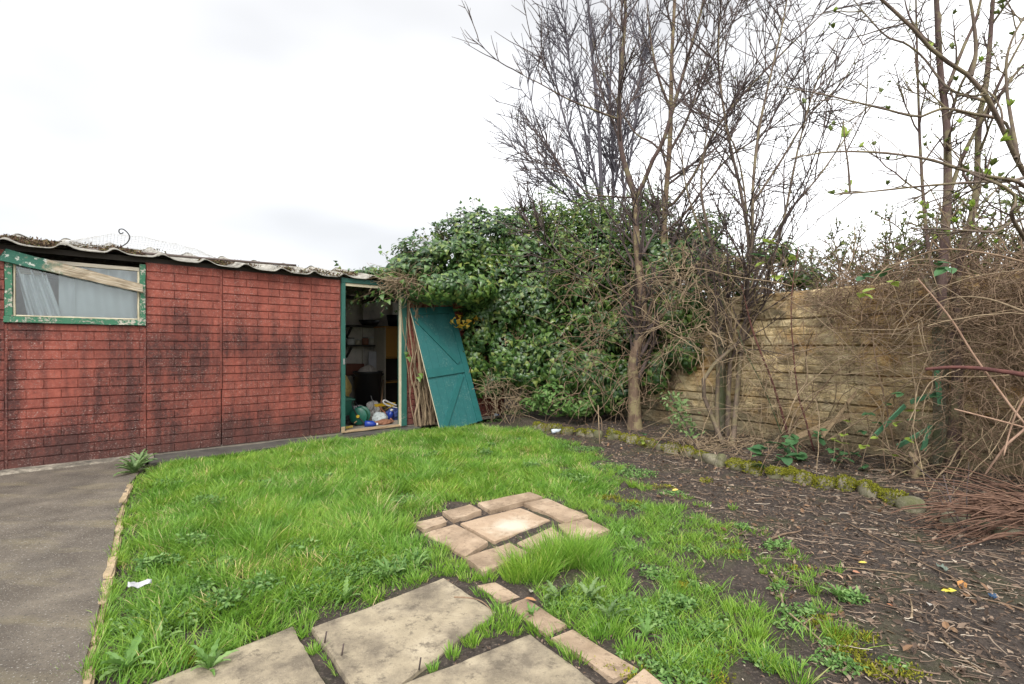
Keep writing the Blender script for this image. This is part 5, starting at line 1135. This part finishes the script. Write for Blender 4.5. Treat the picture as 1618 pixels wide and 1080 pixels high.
def lawn():
    r = np.random.default_rng(90); g = Geo(); x, y = scatter(LAWN, 330000, r)
    d = np.ones(len(x)); nb = fbm(x * 6, y * 6, 3, 83)
    for c, rad in BARE: d *= sstep(.5, 1.3, np.hypot(x - c[0], y - c[1]) / rad + (nb - .5))
    dl, sd_ = distline(x, y, LAWN + LAWN[:1]); edge = sstep(.0, .22, dl + .08 * (nb - .5))
    near_right = sstep(-.2, .35, x - .1) * sstep(4.0, 5.5, y)
    keep = r.random(len(x)) < d * (.35 + .65 * edge) * (1 - .35 * near_right); x, y, edge = x[keep], y[keep], edge[keep]; nb = nb[keep]
    n = len(x); tall = fbm(x * 1.4, y * 1.4, 3, 84); tuft = fbm(x * 7, y * 7, 2, 85)
    h = (.040 + .115 * tall * (.45 + tuft)) * (.45 + .55 * edge) * r.uniform(.6, 1.35, n) * np.where(y < 2.9, .8, 1.0)
    th = 2 * np.pi * 2.6 * fbm(x * 2.6, y * 2.6, 3, 86) + r.normal(0, 1.2, n)
    rn = np.clip(r.normal(.42, .2, n) + .45 * (fbm(x * 3.2, y * 3.2, 3, 87) - .5), 0, .93); rn = np.where(r.random(n) < .03 + .14 * sstep(.55, .75, fbm(x * 4, y * 4, 2, 95)), 1.0, rn)
    blades(x, y, ground_z(x, y) - .005, h, r.uniform(.0028, .0052, n) * np.where(y > 4, 1.25, 1.0), r.uniform(.15, .9, n), th, r.uniform(.1, .75, n), r, rn, g)
    # sparse tufts on the trodden soil
    SO = [GP(u, v) for u, v in ((850, 690), (930, 705), (1010, 760), (1100, 800), (1180, 850), (1270, 905), (1340, 985), (1380, 1100), (1150, 1140), (1010, 1062), (890, 992), (800, 930), (962, 850), (880, 792), (960, 770))]
    x, y = scatter(SO, 130000, r, .2); f1 = fbm(x * 4.2, y * 4.2, 3, 88); f2 = fbm(x * 11, y * 11, 2, 89); fall = np.clip(1.1 - (at_u(x, y) - 900) / 620, .1, 1.1)
    keep = r.random(len(x)) < sstep(.53, .66, f1 * .6 + f2 * .4 + .10 * (fall - .5)) * fall; x, y = x[keep], y[keep]; n = len(x)
    blades(x, y, ground_z(x, y) - .004, r.uniform(.025, .085, n), r.uniform(.0022, .004, n), r.uniform(.3, 1.0, n), r.uniform(0, 6.28, n), r.uniform(.1, .6, n), r, np.clip(r.normal(.45, .22, n), 0, .95), g)
    def tufts(cs, g):
        for u, v, rad, hh, n in cs:
            soil = u > 985 and v > 780
            if soil: rad, hh, n = rad * r.uniform(.6, 1.3), hh * r.uniform(.45, .85), int(n * .6)
            c = GP(u, v); a = r.uniform(0, 6.28, n); q = rad * np.sqrt(r.random(n)); x = c[0] + q * np.cos(a); y = c[1] + q * np.sin(a); kk = ~on_paving(x, y); x, y, a, q = x[kk], y[kk], a[kk], q[kk]; n = len(x)
            if n < 3: continue
            blades(x, y, ground_z(x, y) + .0 * x, hh * r.uniform(.35, 1.15, n), r.uniform(.0026, .0045, n), .12 + .5 * q / rad * r.random(n) + .15 * r.random(n), a + r.normal(0, .5, n), r.uniform(.1, .6, n), r, np.clip(r.normal(.5, .2, n), 0, .95), g)
    cs = [(840, 905, .13, .14, 700), (885, 885, .14, .17, 1000), (925, 890, .12, .16, 800), (960, 905, .10, .10, 400), (815, 915, .07, .1, 300), (620, 845, .12, .12, 500)]
    cs += [(1080, 985, .08, .07, 260), (1170, 975, .08, .10, 240), (1210, 1050, .08, .13, 260), (1190, 1000, .06, .11, 180), (1320, 1005, .06, .12, 180), (1230, 905, .05, .07, 130), (1300, 965, .06, .08, 150), (1060, 850, .06, .06, 180), (1010, 870, .07, .07, 200), (1110, 800, .06, .05, 140), (1170, 870, .05, .06, 130), (1140, 840, .05, .06, 130), (1010, 960, .08, .09, 260), (1110, 1060, .09, .09, 320), (1060, 1040, .08, .09, 260), (960, 1000, .07, .09, 220), (850, 990, .06, .08, 160), (910, 1040, .06, .08, 140), (1000, 1030, .06, .08, 160), (1260, 1075, .07, .1, 180), (1180, 1030, .06, .09, 140), (1255, 880, .06, .05, 130), (1090, 890, .06, .06, 150)]
    cs += [(u_, v_, .055, .075, 110) for u_, v_ in zip(np.linspace(135, 212, 16), np.linspace(1075, 760, 16) + 12 * np.sin(np.arange(16) * 2.1))]
    cs += [(125, 1060, .05, .12, 120), (158, 985, .05, .09, 130), (148, 945, .05, .10, 120), (165, 890, .04, .07, 100), (140, 1010, .05, .08, 110), (180, 850, .04, .06, 70), (190, 800, .05, .05, 80), (800, 985, .06, .06, 160), (775, 1000, .05, .05, 130), (745, 1020, .03, .05, 90), (715, 1042, .025, .05, 70), (685, 1062, .02, .04, 50), (880, 1015, .04, .06, 90), (910, 1035, .04, .06, 90), (850, 1000, .04, .05, 80), (720, 905, .06, .06, 150), (745, 900, .05, .05, 100), (700, 870, .07, .07, 160), (655, 860, .07, .08, 180), (505, 1010, .02, .04, 50), (530, 1050, .02, .05, 50), (550, 1075, .02, .05, 50), (1000, 1050, .05, .06, 90), (940, 1010, .05, .06, 100), (655, 1040, .02, .03, 30), (540, 1060, .03, .05, 60), (525, 1040, .03, .05, 60), (515, 1020, .03, .04, 50), (810, 1000, .04, .05, 80), (722, 985, .02, .03, 30), (700, 1030, .02, .03, 30), (770, 915, .05, .06, 120), (790, 945, .05, .05, 120)]
    rr = np.random.default_rng(97)
    for _ in range(90):
        u_, v_ = rr.uniform(960, 1330), rr.uniform(755, 1060)
        if v_ > 700 + (u_ - 960) * .52: cs.append((u_, v_, rr.uniform(.02, .06), rr.uniform(.04, .09), int(rr.uniform(30, 120))))
    cs += [(470, 1005, .03, .05, 70), (485, 1000, .03, .05, 60), (497, 1030, .02, .05, 50), (560, 1078, .03, .05, 60), (760, 990, .05, .05, 110), (790, 970, .05, .05, 110), (735, 1010, .04, .05, 90), (690, 905, .05, .06, 120), (740, 915, .05, .05, 110), (765, 940, .05, .05, 110), (480, 985, .05, .06, 120), (430, 1005, .05, .06, 120), (380, 1030, .05, .06, 120), (590, 945, .05, .05, 110), (660, 918, .05, .05, 110), (640, 870, .06, .06, 130), (690, 885, .06, .06, 130), (720, 890, .05, .05, 100)]
    tufts(cs, g)
    tag(g.build('grass', MAT['grass'], None, True), 'long lush green lawn grass thinning to tufts on the soil', kind='stuff')
lawn()
LAWN_PTS = [(260, 780), (330, 800), (420, 770), (520, 760), (600, 740), (680, 730), (780, 720), (850, 740), (300, 870), (400, 860), (480, 880), (560, 840), (250, 900), (620, 800), (720, 760), (350, 960), (420, 940), (820, 700), (900, 760)]
def weed_mats():
    r = np.random.default_rng(92); g = Geo(); P = []; S = []
    cs = [(245, 985, .16, .05, 900), (290, 935, .14, .05, 700), (350, 900, .13, .05, 500), (540, 930, .14, .04, 700), (600, 905, .12, .05, 650), (650, 890, .10, .04, 450), (480, 940, .10, .04, 350), (560, 890, .12, .05, 400), (1010, 745, .18, .03, 500), (960, 735, .2, .03, 600), (930, 710, .18, .03, 450), (1330, 945, .06, .03, 260), (1080, 965, .07, .05, 400), (1240, 870, .06, .03, 220), (1170, 830, .06, .02, 150), (1010, 800, .08, .02, 200), (1080, 790, .08, .02, 200), (1040, 910, .08, .03, 260), (980, 960, .12, .03, 420), (1030, 985, .10, .03, 350), (1240, 965, .07, .02, 200), (1320, 1050, .07, .03, 200), (900, 950, .10, .03, 350), (1110, 1010, .1, .03, 300), (1060, 1070, .12, .03, 320), (880, 700, .2, .04, 400), (800, 665, .3, .06, 600), (690, 672, .15, .05, 250), (1420, 1060, .05, .02, 90), (1420, 830, .05, .02, 80), (1280, 800, .05, .02, 80)]
    for _ in range(45):
        lw = LAWN_PTS[r.integers(0, len(LAWN_PTS))]; cs.append((lw[0], lw[1], r.uniform(.04, .10), .07, int(r.uniform(96, 220))))
    cs += [(r.uniform(930, 1330), r.uniform(735, 1075), r.uniform(.02, .06), .018, int(r.uniform(20, 90))) for _ in range(70)]
    cs = [q for q in cs if q[4] > 95 or (q[0] - 930) * .75 + 690 < q[1]]
    for u, v, rad, hh, n in cs:
        u += r.normal(0, 8); v += r.normal(0, 5); c = GP(u, v); a = r.uniform(0, 6.28, n); q = rad * r.random(n) ** .6 * (.7 + .6 * r.random()); x = c[0] + q * np.cos(a) * 1.2; y = c[1] + q * np.sin(a) * .9
        k = ~on_paving(x, y); x, y = x[k], y[k]; P.append(np.stack([x, y, ground_z(x, y) + r.uniform(.0, 1, len(x)) * hh + .006], 1)); S.append(np.full(len(x), .6 + hh * 8))
    P = np.vstack(P); S = np.concatenate(S); n = len(P)
    leaves(*OVAL, P, r.normal(0, .55, (n, 3)) + [0, -.1, 1], r.uniform(.014, .032, n) * S, r, geo=g)
    tag(g.build('weeds', MAT['weed']), 'small-leaved creeping weeds spread through grass and soil', kind='stuff')
    g = Geo(); P = []
    for u, v, rad, n in ((1075, 925, .05, 500), (950, 785, .12, 700), (1000, 795, .10, 500), (1050, 770, .1, 400), (1290, 980, .06, 350), (1330, 1010, .08, 600), (1350, 1040, .09, 500), (1380, 1055, .06, 350), (1100, 1030, .1, 450), (1160, 870, .08, 250), (310, 1035, .06, 300), (1430, 1065, .07, 300), (1260, 900, .05, 200), (1120, 760, .1, 300), (1010, 1075, .08, 300)):
        c = GP(u, v); m_ = 5; cc = c[:2] + r.normal(0, rad * .5, (m_, 2)); i = r.integers(0, m_, n); q = cc[i] + r.normal(0, rad * .25, (n, 2)); P.append(np.stack([q[:, 0], q[:, 1], ground_z(q[:, 0], q[:, 1]) + r.uniform(0, .012, n)], 1))
    P = np.vstack(P); n = len(P); leaves(*DIA, P, r.normal(size=(n, 3)), r.uniform(.008, .018, n), r, updir=r.normal(0, .5, (n, 3)) + [0, 0, 1], geo=g)
    tag(g.build('ground_moss', MAT['moss']), 'yellow-green moss patches on the bare soil', kind='stuff')
weed_mats()
def litter():
    r = np.random.default_rng(93); BED = [GP(u, v) for u, v in ((860, 690), (1000, 765), (1100, 820), (1200, 900), (1280, 1000), (1330, 1150), (2000, 1150))] + [np.array([5.2, 2.2, 0]), np.array([5.4, 3.0, 0]), CWP(4.2, -.1, 0), CWP(-2.6, -.1, 0)]
    x, y = scatter(BED, 30000, r, .15); wgt = sstep(900, 1350, at_u(x, y)) * .8 + .2; k = r.random(len(x)) < wgt; x, y = x[k], y[k]; n = min(4800, len(x)); x, y = x[:n], y[:n]
    g = Geo(); a = np.where(r.random(n) < .35, r.normal(-.5, .5, n), r.uniform(0, 6.28, n)); L = r.gamma(1.3, .038, n) + .015; d = np.stack([np.cos(a), np.sin(a), r.normal(0, .06, n)], 1)
    p0 = np.stack([x, y, np.zeros(n)], 1); pth = grow(p0, d, L, 4, .28, 0, r); pth[..., 2] = ground_z(pth[..., 0], pth[..., 1]) + .004 + r.uniform(0, .012, (n, 1)) + .01 * r.random((n, 4)) * (L[:, None] > .1)
    V, Fc, rr = tubes(pth, np.linspace(1, .6, 4)[None] * r.uniform(.0012, .0034, (n, 1)), 4, r, rnd=np.clip(r.beta(1.6, 1.6, n), 0, 1)); g.add(V, Fc, rr)
    x, y = scatter(BED, 48000, r, .15); wgt = sstep(880, 1300, at_u(x, y)) * .75 + .25; k = r.random(len(x)) < wgt; x, y = x[k], y[k]; n = len(x)
    leaves(*DIA, np.stack([x, y, ground_z(x, y) + .004 + .006 * r.random(n)], 1), r.normal(0, .6, (n, 3)) + [0, 0, 1], .006 + .04 * r.random(n) ** 2.2, r, rnd=r.beta(1.2, 2.0, n), geo=g)
    tag(g.build('leaf_litter', MAT['litter']), 'brown litter of broken twigs and rotted leaf bits on the soil', kind='stuff')
    x, y = scatter(BED, 1700, r, .15); n = len(x); g = Geo()
    leaves(*OVAL, np.stack([x, y, ground_z(x, y) + .010], 1), r.normal(0, .45, (n, 3)) + [0, 0, 1], r.uniform(.02, .055, n), r, rnd=r.beta(1.2, 2.2, n) * .95, geo=g)
    tag(g.build('fallen_leaves', MAT['deadleaf']), 'scattered curled brown fallen leaves on the flower bed', kind='stuff')
    # crumbs on the other bare earth and dead grass between the blades
    x = r.uniform(-2.6, 2.0, 26000); y = r.uniform(1.6, 7.2, 26000); k = ~on_paving(x, y) & ~inpoly(x, y, APRON); x, y = x[k], y[k]; n = len(x)
    g = Geo(); leaves(*DIA, np.stack([x, y, ground_z(x, y) + .003], 1), r.normal(0, .5, (n, 3)) + [0, 0, 1], r.uniform(.006, .022, n), r, rnd=r.beta(1.3, 2, n), geo=g)
    tag(g.build('soil_crumbs', MAT['litter']), 'crumbs of soil and dead grass between the grass blades', kind='stuff')
litter()
# ------------------------------------------------------------------ single plants with countable leaves
def jag_leaf(name, mat, teeth=5):
    V, Fq = [], []; n = 2 * teeth
    for i in range(n + 1):
        s = i / n; wv = (.03 + .11 * math.sin(math.pi * s ** .8)) * (1.0 if i % 2 else .55) if i < n else .0
        zz = .30 * math.sin(s * 1.9) - .12 * s * s; V += [(-wv, s, zz + .04 * (wv > 0)), (0, s, zz - .01), (wv, s, zz + .04 * (wv > 0))]
    for i in range(n):
        a = 3 * i; Fq += [(a, a + 1, a + 4, a + 3), (a + 1, a + 2, a + 5, a + 4)]
    g = Geo().add(V, np.array(Fq), random.random()); return g.mesh(name, mat)
JAG = [jag_leaf('leaf', MAT['weed'], 4 + k % 3) for k in range(4)]; JAGP = [jag_leaf('leaf', MAT['weedpale'], 5) for k in range(3)]
def rosette(u, v, n, L, label, meshes=JAG, z=.0, seed=0, cat='weed', flat=.35):
    r = random.Random(seed); c = GP(u, v, z); t = thing('dandelion_plant', label, cat, (c[0], c[1], float(ground_z(c[0], c[1])) if z == 0 else z), 0, 'leafy weed rosettes in the garden')
    for k in range(n):
        o = link('leaf', meshes[k % len(meshes)], t); s = L * r.uniform(.45, 1.0); o.scale = (s, s, s); o.rotation_euler = (r.uniform(-.1, flat + .5), r.uniform(-.2, .2), 2 * math.pi * k / n * 1.618 * 3 + r.uniform(-.3, .3)); o.location = (0, 0, .004)
rosette(212, 748, 34, .21, 'large leafy dandelion growing from the crack at the shed footing', z=.03, seed=1, flat=.4, meshes=JAGP)
rosette(222, 738, 22, .19, 'second leafy dandelion close against the shed footing', z=.03, seed=2, flat=.5, meshes=JAGP)
for k, (u, v, n, L, lab) in enumerate(((545, 950, 14, .11, 'toothed weed rosette at the top edge of the middle slab'), (612, 915, 14, .12, 'broad weed rosette in the grass above the middle slab'), (660, 898, 12, .10, 'weed rosette below the paving brick square'), (930, 950, 16, .13, 'pale toothed rosette below the tall grass clump'), (880, 945, 14, .13, 'pale rosette left of the tall grass clump foot'), (960, 985, 14, .12, 'pale rosette right of the narrow brick row'), (1000, 875, 12, .10, 'weed rosette at the right of the tall grass clump'), (1325, 950, 14, .09, 'bright weed rosette alone on the bare soil'), (245, 1030, 14, .13, 'weed rosette near the kerb at the bottom left'), (330, 1060, 12, .13, 'weed rosette beside the bottom left slab'), (200, 1065, 14, .15, 'big weed rosette at the very bottom left of the lawn'), (450, 965, 12, .10, 'weed rosette left of the middle slab corner'), (980, 850, 10, .09, 'small rosette right of the brick square'), (1020, 1010, 12, .10, 'toothed rosette on the soil right of the narrow bricks'), (840, 975, 10, .08, 'small rosette between middle slab and narrow bricks'))):
    rosette(u, v, n, L, lab, JAGP if k in (3, 4, 5) else JAG, seed=10 + k)
# brambles with big leaves
LEAFB = []
for k in range(3):
    g = Geo(); r = np.random.default_rng(200 + k)
    tv = [[0, 0, 0], [.3, .18, .06], [.38, .42, .07], [.26, .72, .03], [0, 1, -.06], [-.26, .72, .03], [-.38, .42, .07], [-.3, .18, .06], [0, .35, -.03], [0, .68, -.03]]
    tf = np.array([[0, 1, 8], [1, 2, 8], [2, 9, 8], [2, 3, 9], [3, 4, 9], [4, 5, 9], [5, 6, 9], [6, 8, 9], [6, 7, 8], [7, 0, 8]])
    LEAFB.append(g.add(np.array(tv) + r.normal(0, .012, (10, 3)), tf, (.2, .5, .95)[k]).mesh('leaf', MAT['bramble'] if k < 2 else MAT['fresh']))
def bramble(label, stems, seed, size=(.075, .12), every=.11, fresh=.2, mat='drybrown'):
    r = np.random.default_rng(seed); t = None
    for pts in stems:
        P = smooth(np.array([PX(*a) if a[2] > 0 else GP(a[0], a[1], .08) for a in pts]), 20)
        if t is None: base = P[0]; t = thing('bramble_plant', label, 'bramble', base)
        V, Fc, rr = tubes((P - base)[None], np.linspace(.005, .0022, 20)[None], 5, r); Geo().add(V, Fc, rr).build('stem', MAT[mat], t, True)
        L = np.concatenate([[0], np.cumsum(np.linalg.norm(np.diff(P, axis=0), axis=1))]); s = every
        while s < L[-1]:
            q = np.array([np.interp(s, L, P[:, j]) for j in range(3)]) - base; a0 = r.uniform(0, 6.28); me = LEAFB[2 if r.random() < fresh else r.integers(0, 2)]; sz = r.uniform(*size) * 1.2; pd = np.array([math.cos(a0), math.sin(a0) - .3, .35]) * .05
            for da in (-1.1, 0, 1.1):
                o = link('leaf', me, t); o.location = q + pd; k_ = sz * (1.0 if da == 0 else .8); o.scale = (k_,) * 3; o.rotation_euler = (r.uniform(-.6, .45), r.uniform(-.4, .4), a0 - math.pi / 2 + da)
            s += every * r.uniform(.7, 1.4)
bramble('leafy green bramble sprouting through the edging stones below the red canes', [[(1262, 735, 4.95), (1235, 700, 4.9), (1215, 715, 4.75), (1200, 745, 4.6)], [(1262, 735, 4.95), (1240, 720, 4.8), (1225, 740, 4.65)], [(1264, 737, 4.95), (1262, 700, 5.0), (1300, 690, 5.1)]], 61, every=.10, fresh=.0)
bramble('young bramble with bright leaves in front of the leaning timber', [[(1345, 735, 4.7), (1335, 690, 4.7), (1325, 665, 4.7)], [(1345, 735, 4.7), (1372, 690, 4.65), (1368, 650, 4.6)], [(1345, 735, 4.7), (1310, 705, 4.8), (1296, 680, 4.8)]], 62, (.05, .085), fresh=.45)
bramble('bramble with fresh leaves growing up by the green slats', [[(1400, 745, 4.4), (1395, 690, 4.4), (1410, 650, 4.4), (1450, 610, 4.3)], [(1400, 745, 4.4), (1430, 680, 4.35), (1465, 605, 4.2)]], 63, (.045, .075), fresh=.6, every=.14)
bramble('small bramble at the mossy stones right of the forked tree', [[(1025, 712, 6.0), (1022, 690, 5.95), (1030, 680, 5.9)], [(1025, 712, 6.0), (1040, 692, 5.9)]], 64, (.05, .08), fresh=.1)
bramble('bramble runner with big pale leaves hanging over the wall top', [[(1560, 440, 3.8), (1500, 425, 3.9), (1440, 418, 4.0), (1380, 435, 4.1), (1320, 452, 4.2)], [(1440, 418, 4.0), (1410, 445, 4.1), (1340, 470, 4.2)]], 65, (.06, .11), every=.22, fresh=.35)
bramble('bramble shoots with green leaves at the wall top by the elder', [[(1230, 460, 5.6), (1215, 420, 5.5), (1180, 400, 5.4)], [(1230, 460, 5.6), (1240, 410, 5.5), (1200, 385, 5.4)]], 66, (.07, .11), every=.16, fresh=.4)
bramble('low bramble with grey-green leaves on the bed at the right of the canes', [[(1310, 745, 4.75), (1330, 720, 4.6), (1350, 735, 4.5)], [(1390, 750, 4.5), (1370, 730, 4.45)]], 67, (.05, .08), fresh=.15)
def sapling():
    t = cane('young_shrub', 'leaning young shrub with grey-green leaves near the forked tree', [(1104, 716, 5.5), (1088, 680, 5.5), (1072, 650, 5.5), (1058, 620, 5.5)], .010, .006, MAT['bark_c'], 'shrub', seed=70); r = np.random.default_rng(71)
    base = np.array(t.location); u = r.normal(1076, 12, 150); v = r.uniform(622, 690, 150); P = np.array([PX(a + (b - 655) * .35, b, 5.5 + r.normal(0, .06)) for a, b in zip(u, v)]) - base
    leaves(*OVAL, P, r.normal(0, .6, (150, 3)) + [0, -.4, .6], r.uniform(.04, .075, 150), r, updir=r.normal(0, .5, (150, 3)) + [0, 0, .7]).build('foliage', MAT['weedpale'], t)['kind'] = 'stuff'
sapling()
for k, (a, b, lab) in enumerate((((1030, 712, 5.7), (1078, 650, 5.6), 'pale dry stalk crossing the young shrub'), ((1062, 652, 5.7), (1100, 700, 5.6), 'second pale dry stalk crossed over the first'), ((948, 715, 6.3), (945, 640, 6.4), 'thin upright dry stalk left of the forked tree'))):
    rod('dry_stalk', PX(*a), PX(*b), .007, MAT['vine'], lab, 'stalk')
# ------------------------------------------------------------------ loose small things
def twig(label, pts, r0, mat='vine', z=.02, fork=None):
    q = [GP(u, v, z) for u, v in pts]; q = [np.array([p[0], p[1], float(ground_z(p[0], p[1])) + r0 + .004 + (z if on_paving(np.array([p[0]]), np.array([p[1]]))[0] else 0)]) for p in q]; base = q[0]
    P = smooth(q, 16) - base; t = thing('fallen_twig', label, 'twig', base); V, Fc, rr = tubes(P[None], np.linspace(r0, r0 * .5, 16)[None], 6, cap=True); Geo().add(V, Fc, rr).build('stem', MAT[mat], t, True)
    if fork:
        f = [GP(u, v, .02) - base for u, v in fork]; V, Fc, rr = tubes(smooth(f, 8)[None], np.linspace(r0 * .7, r0 * .4, 8)[None], 6, cap=True); Geo().add(V, Fc, rr).build('side_twig', MAT[mat], t, True)
twig('long pale forked twig lying on the tufted soil at the lower right', [(1233, 926), (1240, 955), (1270, 985), (1300, 1010), (1338, 1047)], .006, fork=[(1270, 985), (1285, 975)])
twig('short brown twig lying on the right corner of the middle slab', [(718, 948), (745, 952), (765, 957), (783, 963)], .004, 'drybrown', .04)
twig('broken grey twig in the middle of the bare soil', [(1216, 848), (1240, 840), (1262, 836), (1272, 828)], .008, 'drybrown')
twig('thin straight straw lying on soil at the middle right', [(1310, 890), (1350, 893), (1400, 899), (1450, 905)], .004)
twig('curved pale stick beside the brown leaves at the lower right', [(1440, 975), (1441, 955), (1436, 935)], .005)
twig('long straw lying toward the bottom right corner', [(1485, 1005), (1510, 1025), (1550, 1058)], .005)
twig('long red-brown stem on the litter at the right', [(1500, 905), (1540, 935), (1590, 950), (1640, 965)], .006, 'drybrown')
twig('thin stem curving over litter at the right', [(1340, 822), (1400, 855), (1460, 890), (1520, 915)], .004, 'drybrown')
twig('small bent twig at the path edge by the kerb', [(152, 818), (165, 828), (178, 825), (186, 812)], .005, 'drybrown', .03)
for k, (u, v, s, c, lab) in enumerate(((1512, 938, .07, (.55, .48, .06), 'pale yellow fallen leaf on the dark litter'), (1520, 922, .08, (.42, .20, .06), 'orange brown curled leaf above the yellow one'), (1401, 963, .05, (.40, .17, .09), 'russet leaf alone on bare soil'), (1370, 896, .04, (.55, .45, .08), 'small yellow leaf beside a straw'), (1322, 912, .05, (.42, .27, .17), 'buff leaf below the straw'), (1347, 909, .05, (.36, .17, .10), 'reddish leaf next to the buff leaf'), (1072, 777, .06, (.58, .44, .10), 'yellow leaf near the lawn edge'), (848, 955, .06, (.36, .18, .08), 'brown leaf by the narrow brick row'), (838, 942, .05, (.36, .32, .26), 'grey leaf by the narrow brick row'), (1467, 958, .05, (.40, .37, .33), 'pale grey leaf on the dark litter'))):
    m_ = plain('leaf_tint_%d' % k, c, .7, .2, 40); r = np.random.default_rng(300 + k); g = leaves(*OVAL, np.zeros((1, 3)), np.array([[.1, -.3, 1]]), s, r); o = g.build('fallen_leaf', m_); p = GP(u, v); o.location = (p[0], p[1], float(ground_z(p[0], p[1])) + .02); o.rotation_euler = (0, 0, r.uniform(0, 6)); tag(o, lab, 'leaf')
def scrap(name, u, v, sx, sy, c, label, cat, rz, z=.02, lift=.02):
    n = 8; U, W = np.meshgrid(np.linspace(-.5, .5, n), np.linspace(-.5, .5, n)); r = np.random.default_rng(int(u)); Z = lift * (fbm(U * 5 + u, W * 5, 3, 7) * 2 - .6) + lift * .5 * np.abs(U * 2)
    i = (np.arange(n - 1)[:, None] * n + np.arange(n - 1)[None]).ravel(); o = Geo().add(np.stack([U * sx, W * sy, Z], -1).reshape(-1, 3), np.stack([i, i + 1, i + n + 1, i + n], 1)).build(name, plain(name + '_sheet', c, .4, .15, 60), None, True)
    md = o.modifiers.new('thickness', 'SOLIDIFY'); md.thickness = .002; p = GP(u, v); o.location = (p[0], p[1], float(ground_z(p[0], p[1])) + z); o.rotation_euler = (.25, .1, rz); tag(o, label, cat)
scrap('paper_wrapper', 220, 952, .09, .03, (.45, .45, .47), 'white crumpled wrapper lying in the grass by the kerb', 'wrapper', .75, .09)
scrap('blue_plastic_scrap', 1567, 951, .035, .018, (.015, .05, .11), 'small blue plastic scrap on the dark litter', 'scrap', .2)
scrap('grey_slate_chip', 1487, 905, .045, .035, (.13, .16, .13), 'grey-green slate chip on the litter', 'stone', .3)
for k, (u, v, lab) in enumerate(((781, 660, 'crushed clear plastic cup at the foot of the ivy'), (878, 686, 'crushed clear plastic bottle at the start of the mossy stones'))):
    t = thing('plastic_bottle', lab, 'bottle', GP(u, v) + [0, 0, .05], .6 + k); t.rotation_euler = (math.radians(82), 0, .9 + k)
    V, Q = lathe([(0, -.06), (.03, -.06), (.032, -.02), (.026, .0), (.032, .03), (.02, .06), (.011, .075), (.011, .085)], 14); Geo().add(V, Q).build('body', plain('clear_plastic_%d' % k, (.55, .62, .68), .2), t, True)
    V, Q = lathe([(.013, .083), (.013, .097), (0, .097)], 12); Geo().add(V, Q).build('cap', blue, t)
# dead spikes of plantain in the slab joint
for k, (u, v, lab) in enumerate(((540, 1035, 'dark dead stalk standing in the joint of the lower slabs'), (513, 1015, 'shorter dark stalk nearer the left slab corner'), (662, 1058, 'dark dead stalk at the lower edge of the middle slab'))):
    p = GP(u, v, .02); rod('dead_spike', p, p + [.006, .004, .042], .003, MAT['bark_c'], lab, 'stalk')
